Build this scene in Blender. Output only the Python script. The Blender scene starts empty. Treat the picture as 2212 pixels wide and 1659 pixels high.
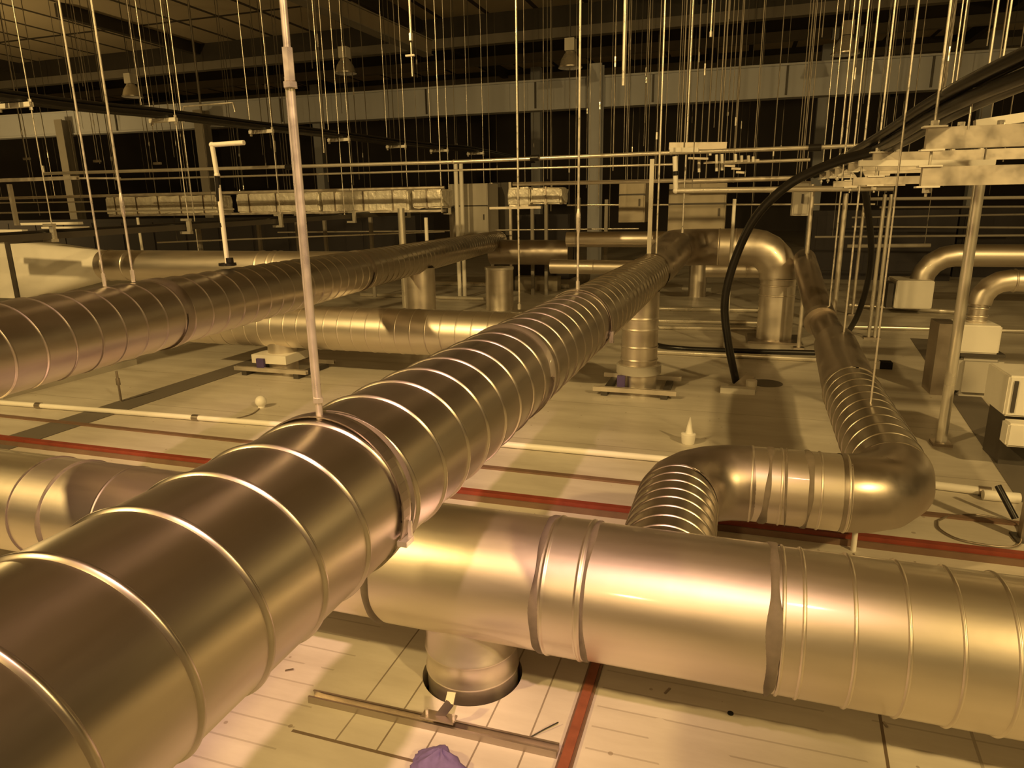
import bpy, bmesh, math, random
from mathutils import Vector, Matrix
random.seed(7)
SC = bpy.context.scene
COL = SC.collection
PI = math.pi

# ------------------------------------------------------------------ camera
EYE = Vector((0.0, 0.0, 1.66))
FPX = 1480.0
PITCH, ROLL, YAW = math.radians(14.4), math.radians(0.85), 0.3161
fw = Vector((-math.sin(YAW)*math.cos(PITCH), math.cos(YAW)*math.cos(PITCH), -math.sin(PITCH)))
r0 = Vector((math.cos(YAW), math.sin(YAW), 0.0))
u0 = r0.cross(fw)
rt = r0*math.cos(ROLL) - u0*math.sin(ROLL)
up = u0*math.cos(ROLL) + r0*math.sin(ROLL)
cd = bpy.data.cameras.new('camera')
cam = bpy.data.objects.new('camera', cd)
COL.objects.link(cam)
cd.sensor_width = 36.0
cd.lens = 36.0*FPX/2212.0
cd.clip_start = 0.02
cd.clip_end = 200
m = Matrix((rt, up, -fw)).transposed().to_4x4()
m.translation = EYE
cam.matrix_world = m
SC.camera = cam

# ------------------------------------------------------------------ world, lights, exposure
w = bpy.data.worlds.new('world')
SC.world = w
w.use_nodes = True
w.node_tree.nodes['Background'].inputs[0].default_value = (1.0, 0.62, 0.30, 1)
w.node_tree.nodes['Background'].inputs[1].default_value = 0.010

def lamp(name, loc, power, color, radius):
    d = bpy.data.lights.new(name, 'POINT')
    d.energy = power
    d.color = color
    d.shadow_soft_size = radius
    o = bpy.data.objects.new(name, d)
    o.location = loc
    COL.objects.link(o)
    return o
def flood(name, loc, target, power, color, radius, cone, blend):
    d = bpy.data.lights.new(name, 'SPOT')
    d.energy = power
    d.color = color
    d.shadow_soft_size = radius
    d.spot_size = math.radians(cone)
    d.spot_blend = blend
    o = bpy.data.objects.new(name, d)
    o.location = loc
    o.rotation_euler = (Vector(target)-Vector(loc)).to_track_quat('-Z', 'Y').to_euler()
    COL.objects.link(o)
    return o
SODIUM = (1.0, 0.665, 0.235)
flood('warm_flood_light', (1.2, -2.9, 7.5), (-1.9, 2.5, 0.0), 2800, (1.0, 0.565, 0.42), 0.13, 29.5, 1.0)
flood('sodium_flood_light', (-6.0, -3.0, 6.5), (-3.6, 6.0, 0.4), 2600, SODIUM, 0.20, 92, 1.0)
flood('sodium_flood_light', (7.0, -3.0, 6.5), (1.6, 6.6, 0.4), 2700, SODIUM, 0.20, 92, 1.0)
lamp('added_fill_light', (-1.5, -8.0, 6.0), 620, SODIUM, 0.25)  # unseen fill added behind the camera for upright faces and general light
lamp('added_fill_light', (-24.0, 14.0, 3.0), 480, SODIUM, 0.25)  # added beyond the left of the view to brighten roof and far hall
lamp('added_fill_light', (19.0, 22.0, 4.5), 300, SODIUM, 0.25)  # second unseen lamp, added at right to lift the far hall
SC.view_settings.view_transform = 'Standard'
SC.view_settings.look = 'None'
SC.view_settings.exposure = 0.0
SC.view_settings.gamma = 1.0
SC.view_settings.use_curve_mapping = False

# ------------------------------------------------------------------ helpers: where a pixel of the photo lies on a plane of the hall
def ray(px, py):
    return fw + rt*((px-1106.0)/FPX) - up*((py-829.5)/FPX)
def at(px, py, x=None, y=None, z=None):
    d = ray(px, py)
    if y is not None: k = y/d.y
    elif z is not None: k = (z-EYE.z)/d.z
    else: k = x/d.x
    return EYE + d*k
def floor_at(px, py, z=0.0):
    return at(px, py, z=z)

# ------------------------------------------------------------------ materials
MATS = {}
def nodes_of(name):
    mt = bpy.data.materials.new(name)
    mt.use_nodes = True
    nt = mt.node_tree
    return mt, nt, nt.nodes['Principled BSDF']
def mk(nt, kind, **kw):
    n = nt.nodes.new(kind)
    for k, v in kw.items(): setattr(n, k, v)
    return n
def rgba(c): return (c[0], c[1], c[2], 1.0)
def metal(name, col, rough=0.35, metallic=1.0, var=0.25, scale=(3, 3, 3), rvar=0.15, bump=0.0, coat=0.0):
    mt, nt, b = nodes_of(name)
    L = nt.links
    tc = mk(nt, 'ShaderNodeTexCoord')
    mp = mk(nt, 'ShaderNodeMapping')
    mp.inputs['Scale'].default_value = scale
    L.new(tc.outputs['Object'], mp.inputs['Vector'])
    n = mk(nt, 'ShaderNodeTexNoise')
    n.inputs['Scale'].default_value = 1.0
    n.inputs['Detail'].default_value = 6
    L.new(mp.outputs[0], n.inputs['Vector'])
    mx = mk(nt, 'ShaderNodeMix', data_type='RGBA')
    mx.inputs[6].default_value = rgba([c*(1-var) for c in col])
    mx.inputs[7].default_value = rgba([min(1, c*(1+var*0.5)) for c in col])
    L.new(n.outputs['Fac'], mx.inputs[0])
    L.new(mx.outputs[2], b.inputs['Base Color'])
    mr = mk(nt, 'ShaderNodeMapRange')
    mr.inputs[1].default_value = 0.3
    mr.inputs[2].default_value = 0.7
    mr.inputs[3].default_value = max(0.05, rough-rvar)
    mr.inputs[4].default_value = rough+rvar
    L.new(n.outputs['Fac'], mr.inputs[0])
    L.new(mr.outputs[0], b.inputs['Roughness'])
    b.inputs['Metallic'].default_value = metallic
    b.inputs['Coat Weight'].default_value = coat
    b.inputs['Coat Roughness'].default_value = 0.07
    if bump:
        n2 = mk(nt, 'ShaderNodeTexNoise')
        n2.inputs['Scale'].default_value = 9.0
        n2.inputs['Detail'].default_value = 3
        L.new(tc.outputs['Object'], n2.inputs['Vector'])
        bp = mk(nt, 'ShaderNodeBump')
        bp.inputs['Strength'].default_value = bump
        bp.inputs['Distance'].default_value = 0.02
        L.new(n2.outputs['Fac'], bp.inputs['Height'])
        L.new(bp.outputs[0], b.inputs['Normal'])
    MATS[name] = mt
    return mt
def paint(name, col, rough=0.5, var=0.15, scale=4.0, emit=None):
    mt, nt, b = nodes_of(name)
    L = nt.links
    tc = mk(nt, 'ShaderNodeTexCoord')
    n = mk(nt, 'ShaderNodeTexNoise')
    n.inputs['Scale'].default_value = scale
    n.inputs['Detail'].default_value = 5
    L.new(tc.outputs['Object'], n.inputs['Vector'])
    mx = mk(nt, 'ShaderNodeMix', data_type='RGBA')
    mx.inputs[6].default_value = rgba([c*(1-var) for c in col])
    mx.inputs[7].default_value = rgba([min(1, c*(1+var*0.6)) for c in col])
    L.new(n.outputs['Fac'], mx.inputs[0])
    L.new(mx.outputs[2], b.inputs['Base Color'])
    b.inputs['Roughness'].default_value = rough
    MATS[name] = mt
    return mt

metal('spiral_steel', (0.645, 0.59, 0.51), 0.33, metallic=1.0, scale=(14, 1.1, 14), var=0.28, rvar=0.035)
metal('cross_steel', (0.86, 0.79, 0.70), 0.43, metallic=1.0, scale=(1.0, 9, 9), var=0.20, rvar=0.05, bump=0.03, coat=0.5)
metal('dull_steel', (0.50, 0.44, 0.38), 0.42, scale=(4, 4, 4), var=0.3)
metal('bright_steel', (0.80, 0.74, 0.66), 0.30, scale=(2, 2, 2), var=0.2, bump=0.05)
metal('zinc_rod', (0.88, 0.83, 0.75), 0.36, metallic=0.72, scale=(20, 20, 20), var=0.15)
metal('strut_zinc', (0.78, 0.72, 0.64), 0.45, metallic=0.7, scale=(12, 12, 12), var=0.2)
metal('foil', (0.97, 0.88, 0.78), 0.42, metallic=0.2, scale=(6, 6, 6), var=0.25, bump=1.3)
metal('dim_rod', (0.30, 0.27, 0.23), 0.5, metallic=0.8, scale=(5, 5, 5), var=0.3)  # darker copy of the rod metal; background dimness is put into the colour
paint('sealant', (0.20, 0.165, 0.13), 0.6, 0.35, 30)
paint('dark_steel', (0.075, 0.065, 0.055), 0.5)
paint('black_rubber', (0.016, 0.014, 0.013), 0.30)
paint('white_plastic', (0.93, 0.90, 0.84), 0.4, 0.08)
paint('red_paint', (0.27, 0.05, 0.026), 0.5, 0.4, 12)
paint('rust_red', (0.27, 0.085, 0.045), 0.6, 0.45, 25)
paint('primer_brown', (0.20, 0.12, 0.08), 0.6, 0.3, 12)
paint('grey_panel', (0.52, 0.49, 0.44), 0.55, 0.12)
paint('light_panel', (0.90, 0.87, 0.80), 0.5, 0.10)
paint('girder_grey', (0.62, 0.64, 0.70), 0.7, 0.15, 1.0)
paint('roof_sheet', (0.42, 0.36, 0.27), 0.8, 0.25, 0.6)
paint('purlin_grey', (0.36, 0.33, 0.29), 0.7, 0.2, 1.0)
paint('wall_dark', (0.16, 0.14, 0.13), 0.85, 0.3, 0.5)
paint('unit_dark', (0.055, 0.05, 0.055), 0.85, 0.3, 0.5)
paint('joint_strip', (0.17, 0.15, 0.13), 0.65, 0.2, 3)
paint('violet_cloth', (0.20, 0.15, 0.36), 0.8, 0.35, 60)
paint('violet_tape', (0.10, 0.07, 0.22), 0.6, 0.2)
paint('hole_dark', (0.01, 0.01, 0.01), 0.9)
metal('pale_conduit', (0.86, 0.82, 0.74), 0.30, metallic=0.72, scale=(3, 3, 3), var=0.12, rvar=0.05)
paint('cardboard', (0.44, 0.39, 0.31), 0.8, 0.2)

def floor_material():
    mt, nt, b = nodes_of('floor_panels')
    L = nt.links
    tc = mk(nt, 'ShaderNodeTexCoord')
    sp = mk(nt, 'ShaderNodeSeparateXYZ')
    L.new(tc.outputs['Object'], sp.inputs[0])
    def mth(op, a, b_=None, c=None):
        n = mk(nt, 'ShaderNodeMath', operation=op)
        for i, v in enumerate((a, b_, c)):
            if v is None: continue
            if isinstance(v, (int, float)): n.inputs[i].default_value = v
            else: L.new(v, n.inputs[i])
        return n.outputs[0]
    X, Y = sp.outputs[0], sp.outputs[1]
    nz = mk(nt, 'ShaderNodeTexNoise')
    nz.inputs['Scale'].default_value = 1.6
    nz.inputs['Detail'].default_value = 8
    L.new(tc.outputs['Object'], nz.inputs['Vector'])
    wob = mth('MULTIPLY', mth('SUBTRACT', nz.outputs['Fac'], 0.5), 0.012)
    def seam(coord, pitch, off, width):
        t = mth('ADD', mth('MULTIPLY_ADD', coord, 1.0/pitch, off), 0.0)
        f = mth('ABSOLUTE', mth('SUBTRACT', mth('FRACT', t), 0.5))
        return mth('LESS_THAN', f, width/pitch*0.5)
    def inside(c, lo, hi):
        return mth('MULTIPLY', mth('GREATER_THAN', c, lo), mth('LESS_THAN', c, hi))
    Xw, Yw = mth('ADD', X, wob), mth('ADD', Y, wob)
    # the panel the near spigot goes through has its cassettes the other way round
    mid = mth('MULTIPLY', inside(X, -1.285, -0.43), inside(Y, 1.59, 3.4))
    near = mth('LESS_THAN', Y, 3.4)
    sY = mth('MULTIPLY', mth('MULTIPLY', seam(mth('ADD', X, mth('MULTIPLY', wob, 0.4)), 0.1495, 0.5+0.62, 0.006), mid), mth('MULTIPLY_ADD', nz.outputs['Fac'], 0.9, 0.30))
    notmid = mth('SUBTRACT', 1.0, mid)
    right = mth('GREATER_THAN', X, -0.36)
    left = mth('LESS_THAN', X, -1.30)
    fine = mth('MULTIPLY', mth('MAXIMUM', right, left), near)
    n3 = mk(nt, 'ShaderNodeTexNoise')
    n3.inputs['Scale'].default_value = 3.0
    L.new(tc.outputs['Object'], n3.inputs['Vector'])
    patchy = mth('GREATER_THAN', n3.outputs['Fac'], 0.40)
    sX = mth('MULTIPLY', mth('MULTIPLY', seam(Yw, 0.098, 0.2, 0.007), fine), mth('MULTIPLY', patchy, 0.34))
    edge = mth('MULTIPLY', inside(Y, 1.578, 1.590), inside(X, -1.30, -0.78))
    rj = mth('MULTIPLY', inside(mth('MULTIPLY_ADD', Y, -0.07, X), 0.390, 0.400), near)
    rj2 = mth('MULTIPLY', inside(mth('MULTIPLY_ADD', Y, -0.07, X), 0.655, 0.665), near)
    # joints between the long panels further back
    big = mth('MULTIPLY', seam(Yw, 1.05, 0.1, 0.010), mth('MULTIPLY', mth('GREATER_THAN', Y, 3.6), 0.45))
    s = mth('MAXIMUM', mth('MAXIMUM', mth('MAXIMUM', sY, sX), mth('MAXIMUM', edge, big)), mth('MAXIMUM', rj, mth('MULTIPLY', rj2, 0.5)))
    # stains and streaks
    mp = mk(nt, 'ShaderNodeMapping')
    mp.inputs['Scale'].default_value = (0.7, 3.2, 1)
    L.new(tc.outputs['Object'], mp.inputs['Vector'])
    st = mk(nt, 'ShaderNodeTexNoise')
    st.inputs['Scale'].default_value = 1.2
    st.inputs['Detail'].default_value = 9
    st.inputs['Roughness'].default_value = 0.65
    L.new(mp.outputs[0], st.inputs['Vector'])
    ramp = mk(nt, 'ShaderNodeValToRGB')
    ramp.color_ramp.elements[0].position = 0.30
    ramp.color_ramp.elements[0].color = (0.50, 0.455, 0.39, 1)
    ramp.color_ramp.elements[1].position = 0.68
    ramp.color_ramp.elements[1].color = (0.70, 0.66, 0.59, 1)
    L.new(st.outputs['Fac'], ramp.inputs[0])
    # specks of dirt
    vo = mk(nt, 'ShaderNodeTexVoronoi')
    vo.inputs['Scale'].default_value = 7.0
    L.new(tc.outputs['Object'], vo.inputs['Vector'])
    spk = mth('MULTIPLY', mth('LESS_THAN', mth('ADD', vo.outputs['Distance'], mth('MULTIPLY', nz.outputs['Fac'], 0.16)), 0.135), 0.6)
    mx = mk(nt, 'ShaderNodeMix', data_type='RGBA')
    L.new(spk, mx.inputs[0])
    L.new(ramp.outputs[0], mx.inputs[6])
    mx.inputs[7].default_value = (0.24, 0.18, 0.12, 1)
    mx2 = mk(nt, 'ShaderNodeMix', data_type='RGBA')
    L.new(s, mx2.inputs[0])
    L.new(mx.outputs[2], mx2.inputs[6])
    mx2.inputs[7].default_value = (0.17, 0.125, 0.085, 1)
    L.new(mx2.outputs[2], b.inputs['Base Color'])
    b.inputs['Roughness'].default_value = 0.42
    bp = mk(nt, 'ShaderNodeBump')
    bp.inputs['Strength'].default_value = 0.4
    bp.inputs['Distance'].default_value = 0.004
    bp.invert = True
    L.new(s, bp.inputs['Height'])
    L.new(bp.outputs[0], b.inputs['Normal'])
    MATS['floor_panels'] = mt
floor_material()

def roof_material():
    mt, nt, b = nodes_of('roof_panels')
    L = nt.links
    tc = mk(nt, 'ShaderNodeTexCoord')
    br = mk(nt, 'ShaderNodeTexBrick')
    br.offset = 0.0
    br.inputs['Scale'].default_value = 1.0
    br.inputs['Brick Width'].default_value = 1.7
    br.inputs['Row Height'].default_value = 4.2
    br.inputs['Mortar Size'].default_value = 0.09
    br.inputs['Color1'].default_value = (0.66, 0.57, 0.42, 1)
    br.inputs['Color2'].default_value = (0.56, 0.48, 0.36, 1)
    br.inputs['Mortar'].default_value = (0.08, 0.065, 0.05, 1)
    L.new(tc.outputs['Object'], br.inputs['Vector'])
    L.new(br.outputs['Color'], b.inputs['Base Color'])
    b.inputs['Roughness'].default_value = 0.85
    MATS['roof_panels'] = mt
roof_material()

# ------------------------------------------------------------------ mesh builder
class MB:
    def __init__(self): self.v, self.f, self.sm = [], [], []
    def add(self, verts, faces, smooth=False):
        n = len(self.v)
        self.v += [Vector(p) for p in verts]
        for f in faces:
            self.f.append(tuple(i+n for i in f)); self.sm.append(smooth)
    def box(self, lo, hi, M=None):
        x0, y0, z0 = lo; x1, y1, z1 = hi
        vs = [(x0,y0,z0),(x1,y0,z0),(x1,y1,z0),(x0,y1,z0),(x0,y0,z1),(x1,y0,z1),(x1,y1,z1),(x0,y1,z1)]
        if M is not None: vs = [M @ Vector(p) for p in vs]
        self.add(vs, [(0,3,2,1),(4,5,6,7),(0,1,5,4),(1,2,6,5),(2,3,7,6),(3,0,4,7)])
        return self
    def cbox(self, c, s, M=None):
        return self.box([c[i]-s[i]/2 for i in range(3)], [c[i]+s[i]/2 for i in range(3)], M)
    def bar(self, a, b, wd, ht, upv=(0,0,1)):
        a, b = Vector(a), Vector(b)
        d = (b-a); ln = d.length; d.normalize()
        s = d.cross(Vector(upv))
        if s.length < 1e-6: s = Vector((1,0,0))
        s.normalize(); u = s.cross(d)
        vs = []
        for p in (a, b):
            for (i, j) in ((-1,-1),(1,-1),(1,1),(-1,1)):
                vs.append(p + s*i*wd/2 + u*j*ht/2)
        self.add(vs, [(0,1,2,3)[::-1],(4,5,6,7),(0,1,5,4),(1,2,6,5),(2,3,7,6),(3,0,4,7)])
        return self
    def channel(self, a, b, wd, ht, t=0.003, upv=(0,0,1), lip=0.009):
        # open C channel, its mouth towards upv
        a, b = Vector(a), Vector(b)
        d = (b-a).normalized()
        s = d.cross(Vector(upv)).normalized(); u = s.cross(d)
        prof = [(-wd/2+lip, ht/2),(-wd/2, ht/2),(-wd/2,-ht/2),(wd/2,-ht/2),(wd/2,ht/2),(wd/2-lip,ht/2),
                (wd/2-lip,ht/2-t),(wd/2-t,ht/2-t),(wd/2-t,-ht/2+t),(-wd/2+t,-ht/2+t),(-wd/2+t,ht/2-t),(-wd/2+lip,ht/2-t)]
        n = len(prof)
        vs = [p + s*i + u*j for p in (a, b) for (i, j) in prof]
        fs = [(k,(k+1)%n,n+(k+1)%n,n+k) for k in range(n)]
        for o in (0, n):
            fs += [(o+0,o+1,o+10,o+11),(o+1,o+2,o+9,o+10),(o+2,o+3,o+8,o+9),(o+3,o+4,o+7,o+8),(o+4,o+5,o+6,o+7)]
        self.add(vs, fs)
        return self
    def sweep(self, pts, rad, seg=24, caps=True, smooth=True, closed=False):
        pts = [Vector(p) for p in pts]
        n = len(pts)
        if not hasattr(rad, '__len__'): rad = [rad]*n
        T = []
        for i in range(n):
            if closed: t = pts[(i+1)%n]-pts[i-1]
            else: t = pts[min(i+1,n-1)]-pts[max(i-1,0)]
            T.append(t.normalized() if t.length > 1e-9 else (T[-1] if T else Vector((0,0,1))))
        a = Vector((0,0,1)) if abs(T[0].z) < 0.9 else Vector((1,0,0))
        N = (a - T[0]*a.dot(T[0])).normalized()
        vs = []
        for i in range(n):
            if i:
                ax = T[i-1].cross(T[i])
                if ax.length > 1e-8:
                    N = Matrix.Rotation(T[i-1].angle(T[i]), 3, ax.normalized()) @ N
                N = (N - T[i]*N.dot(T[i])).normalized()
            B = T[i].cross(N)
            for k in range(seg):
                th = 2*PI*k/seg
                vs.append(pts[i] + (N*math.cos(th) + B*math.sin(th))*rad[i])
        fs = []
        for i in range(n if closed else n-1):
            j = (i+1) % n
            for k in range(seg):
                k2 = (k+1) % seg
                fs.append((i*seg+k, i*seg+k2, j*seg+k2, j*seg+k))
        self.add(vs, fs, smooth)
        if caps and not closed:
            self.add(vs[:seg], [tuple(range(seg))[::-1]])
            self.add(vs[-seg:], [tuple(range(seg))])
        return self
    def cyl(self, a, b, r, seg=16, caps=True, r2=None):
        return self.sweep([a, b], [r, r if r2 is None else r2], seg, caps)
    def ball(self, c, r, seg=12, rows=8, sc=(1,1,1)):
        pts = []
        for i in range(rows+1):
            th = PI*i/rows
            for k in range(seg):
                ph = 2*PI*k/seg
                pts.append(Vector(c)+Vector((math.sin(th)*math.cos(ph)*sc[0], math.sin(th)*math.sin(ph)*sc[1], math.cos(th)*sc[2]))*r)
        fs = [(i*seg+k, i*seg+(k+1)%seg, (i+1)*seg+(k+1)%seg, (i+1)*seg+k) for i in range(rows) for k in range(seg)]
        self.add(pts, fs, True)
        return self
    def spiral(self, a, b, R, pitch, ridge=0.0045, wd=0.012, seg=72, phase=0.0):
        # a lock-seam duct: a tube whose raised seam runs round it as a helix
        a, b = Vector(a), Vector(b)
        d = (b-a); ln = d.length; d.normalize()
        h = Vector((0,0,1)); h = (h - d*h.dot(d)).normalized(); s = d.cross(h)
        prof = [(0,0),(wd*0.25,ridge*0.75),(wd*0.5,ridge),(wd*0.75,ridge*0.75),(wd,0),(wd+0.003,0),(wd+0.006,0),(pitch*0.55,0),(pitch-0.006,0),(pitch-0.003,0)]
        rows = []
        i = -1
        while i*pitch < ln+pitch:
            for (o, r) in prof: rows.append((i*pitch+o+phase, R+r))
            i += 1
        per = len(prof)
        vs = []; nr = len(rows)
        for (t, r) in rows:
            for k in range(seg+1):
                th = 2*PI*k/seg
                tt = min(max(t + pitch*k/seg, 0.0), ln)
                vs.append(a + d*tt + (h*math.cos(th) + s*math.sin(th))*r)
        fs = []
        for i in range(nr-1):
            for k in range(seg):
                q = (i*(seg+1)+k, i*(seg+1)+k+1, (i+1)*(seg+1)+k+1, (i+1)*(seg+1)+k)
                if max((vs[j]-vs[q[0]]).length for j in (q[2], q[3])) < 1e-5 : continue
                fs.append(q)
        self.add(vs, fs, True)
        return self
    def rings(self, a, b, R, at_list, h=0.005, wd=0.014, seg=64, caps=True):
        # a straight duct with raised beads at the given distances from a
        a, b = Vector(a), Vector(b)
        d = (b-a); ln = d.length; d.normalize()
        pr = [(0, R)]
        for t in sorted(at_list):
            pr += [(t-wd/2-0.006,R),(t-wd/2-0.003,R),(t-wd/2,R),(t-wd/4,R+h*0.8),(t,R+h),(t+wd/4,R+h*0.8),(t+wd/2,R),(t+wd/2+0.003,R),(t+wd/2+0.006,R)]
        pr.append((ln, R))
        return self.sweep([a+d*t for t, r in pr], [r for t, r in pr], seg, caps)
    def build(self, name, mat, parent=None, origin=None):
        me = bpy.data.meshes.new(name)
        off = Vector((0,0,0))
        o = bpy.data.objects.new(name, me)
        if parent is not None:
            q = parent
            while q is not None:
                off = off + q.location; q = q.parent
            o.parent = parent
        else:
            if origin is None:
                xs = [p.x for p in self.v]; ys = [p.y for p in self.v]; zs = [p.z for p in self.v]
                origin = Vector(((min(xs)+max(xs))/2, (min(ys)+max(ys))/2, min(zs)))
            off = Vector(origin)
            o.location = off
        me.from_pydata([tuple(p-off) for p in self.v], [], self.f)
        for i, p in enumerate(me.polygons): p.use_smooth = self.sm[i]
        bm = bmesh.new(); bm.from_mesh(me)
        bmesh.ops.remove_doubles(bm, verts=bm.verts, dist=1e-5)
        bmesh.ops.recalc_face_normals(bm, faces=bm.faces)
        bm.to_mesh(me); bm.free()
        me.materials.append(MATS[mat])
        try: me.set_sharp_from_angle(angle=math.radians(50))
        except Exception: pass
        COL.objects.link(o)
        return o

def thing(name, label, cat, loc=(0,0,0), group=None):
    o = bpy.data.objects.new(name, None)
    o.empty_display_size = 0.1
    o.location = loc
    COL.objects.link(o)
    o['label'] = label; o['category'] = cat
    if group: o['group'] = group
    return o
def tag(o, label, cat, group=None, kind=None):
    if label: o['label'] = label
    if cat: o['category'] = cat
    if group: o['group'] = group
    if kind: o['kind'] = kind
    return o
def struct(o, label=None):
    o['kind'] = 'structure'
    if label: o['label'] = label
    return o
def copy_tree(o, loc):
    c = o.copy(); COL.objects.link(c); c.location = loc
    for ch in o.children:
        d = ch.copy(); COL.objects.link(d); d.parent = c
        for g in ch.children:
            e = g.copy(); COL.objects.link(e); e.parent = d
    return c
def arc(c, r, a0, a1, u, v, n=12):
    c, u, v = Vector(c), Vector(u), Vector(v)
    pts = [c + (u*math.cos(a0+(a1-a0)*i/n) + v*math.sin(a0+(a1-a0)*i/n))*r for i in range(n+1)]
    e = 0.002 if a1 > a0 else -0.002
    t0 = (v*math.cos(a0) - u*math.sin(a0))*e; t1 = (v*math.cos(a1) - u*math.sin(a1))*e
    return [pts[0]-t0*0.0] + [pts[0]+t0] + pts[1:-1] + [pts[-1]-t1, pts[-1]]
ROOF = 8.0
# ------------------------------------------------------------------ the hall
SX = at(1022,1450,y=2.04).x
HR, HS = 0.184, 0.30
hx, hy = SX, 2.035
fb = MB()
for lo, hi in (((-40,-16),(30,hy-HS)),((-40,hy+HS),(30,48)),((-40,hy-HS),(hx-HS,hy+HS)),((hx+HS,hy-HS),(30,hy+HS))):
    fb.add([(lo[0],lo[1],0),(hi[0],lo[1],0),(hi[0],hi[1],0),(lo[0],hi[1],0)],[(0,1,2,3)])
n = 96; vs = []
for k in range(n):
    th = 2*PI*k/n + PI/4; c_, s_ = math.cos(th), math.sin(th); m_ = max(abs(c_),abs(s_))
    vs += [(hx+c_/m_*HS,hy+s_/m_*HS,0),(hx+c_*HR,hy+s_*HR,0),(hx+c_*HR,hy+s_*HR,-0.10)]
fb.add(vs,[(3*k,3*((k+1)%n),3*((k+1)%n)+1,3*k+1) for k in range(n)]+[(3*k+1,3*((k+1)%n)+1,3*((k+1)%n)+2,3*k+2) for k in range(n)])
fl_ = struct(fb.build('floor','floor_panels',origin=(0,0,0)))
struct(MB().box((hx-0.6,hy-0.6,-0.75),(hx+0.6,hy+0.6,-0.30)).build('shade_block','hole_dark'),'near-black block painted as the shade under the floor panel at the spigot opening')  # solid near-black block; the shade of the void is put into its colour
struct(MB().box((-40,-16,-0.9),(30,48,-0.8)).build('trim_4','wall_dark'),'slab below the floor panels')
struct(MB().box((-40,-16,ROOF),(30,48,ROOF+0.25)).build('ceiling','roof_panels',origin=(0,0,ROOF)))
struct(MB().box((-40,48,0),(30,48.4,ROOF)).build('wall_back','wall_dark'))
struct(MB().box((-40.4,-16,0),(-40,48,ROOF)).build('wall_left','wall_dark'))
struct(MB().box((30,-16,0),(30.4,48,ROOF)).build('wall_right','wall_dark'))
struct(MB().box((-40,-16.4,0),(30,-16,ROOF)).build('wall_front','wall_dark'))

# long dark joint strips let into the floor
struct(MB().box((-5.30,2.4,0.0),(-4.98,6.6,0.004)).build('trim_1','joint_strip'))
mb = MB(); mb.bar((1.74,4.3,0.002),(2.26,9.6,0.002),0.25,0.004)
struct(mb.build('trim_2','joint_strip'))

# roof structure: purlins across, rafters along, one deep girder with its columns
for i, (py, px) in enumerate([(68,1000),(127,1000)]):
    pass
for i, yy in enumerate((24.0, 28.5, 33.5, 39.0)):
    zz = (7.05, 7.3, 7.45, 7.5)[i]
    o = MB().box((-38,yy-0.15,zz),(29,yy+0.15,zz+0.30)).build('roof_purlin','purlin_grey')
    tag(o, ['pale roof purlin crossing the hall, nearest behind the deep girder','second roof purlin behind the deep girder','third roof purlin behind the deep girder','farthest pale roof purlin near the back wall'][i],'purlin','roof purlins')
    MB().box((-38,yy-0.10,zz+0.30),(29,yy+0.10,ROOF)).build('web','dark_steel',o)
for i, xx in enumerate((-30,-20.5,-11,-1.5,8,17.5)):
    o = MB().box((xx-0.12,18,7.62),(xx+0.12,47.5,8.0)).build('roof_rafter','dark_steel')
    tag(o,'dark roof rafter running towards the back wall','rafter','roof rafters')
a = at(480,-90,y=15.0); b = at(925,105,y=21.6)
o = MB(); o.bar(a,b,0.30,0.42)
o = o.build('roof_brace','roof_sheet'); tag(o,'broad brown diagonal beam under the roof at top left of centre','beam')
mb = MB(); mb.bar(a+Vector((0,0,0.215)),b+Vector((0,0,0.215)),0.42,0.03); mb.build('flange','purlin_grey',o)
mb = MB(); mb.bar(a-Vector((0,0,0.215)),b-Vector((0,0,0.215)),0.42,0.03); mb.build('flange','purlin_grey',o)

GY = 20.0
gl, gr = at(0,276,y=GY), at(2212,146,y=GY)
d = (gr-gl).normalized()
g = thing('roof_girder','deep pale grey girder crossing the whole hall above the pipes','girder',(0,GY,4.9))
a, b = gl-d*14, gr+d*10
mb = MB(); mb.bar(a,b,0.30,0.74); mb.build('web','girder_grey',g)
mb = MB(); mb.bar(a+Vector((0,0,0.375)),b+Vector((0,0,0.375)),0.40,0.05); mb.build('flange','girder_grey',g)
mb = MB(); mb.bar(a-Vector((0,0,0.375)),b-Vector((0,0,0.375)),0.40,0.05); mb.build('flange','girder_grey',g)
for px in (925,1160,1412,1697,2005,250,610):
    p = gl + d*((at(px,200,y=GY)-gl).dot(d))
    mb = MB(); mb.cbox((p.x,GY-0.16,p.z),(0.05,0.04,0.72)); mb.build('joint_cover','dark_steel',g)
for i,(px,lab) in enumerate(((1292,'grey column under the girder right of centre, partly behind thin rods'),(145,'grey column under the girder at far left'),(446,'grey column under the girder behind the bent white pipe'))):
    p = at(px,240,y=GY-0.1)
    c = thing('column',lab,'column',(p.x,GY-0.35,0),'hall columns')
    zt = 5.35 if i == 0 else 4.9
    MB().box((p.x-0.17,GY-0.55,0),(p.x+0.17,GY-0.51,zt)).build('flange','purlin_grey' if i else 'girder_grey',c)
    MB().box((p.x-0.17,GY-0.21,0),(p.x+0.17,GY-0.17,zt)).build('flange','purlin_grey' if i else 'girder_grey',c)
    MB().box((p.x-0.02,GY-0.51,0),(p.x+0.02,GY-0.21,zt)).build('web','purlin_grey' if i else 'girder_grey',c)
for px in (700,1160,1760,2100):
    p = at(px,420,y=30)
    o = MB().box((p.x-0.2,29.8,0),(p.x+0.2,30.2,7.35)).build('column','girder_grey')
    tag(o,'dim distant column deep in the dark hall','column','distant hall columns')

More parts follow.
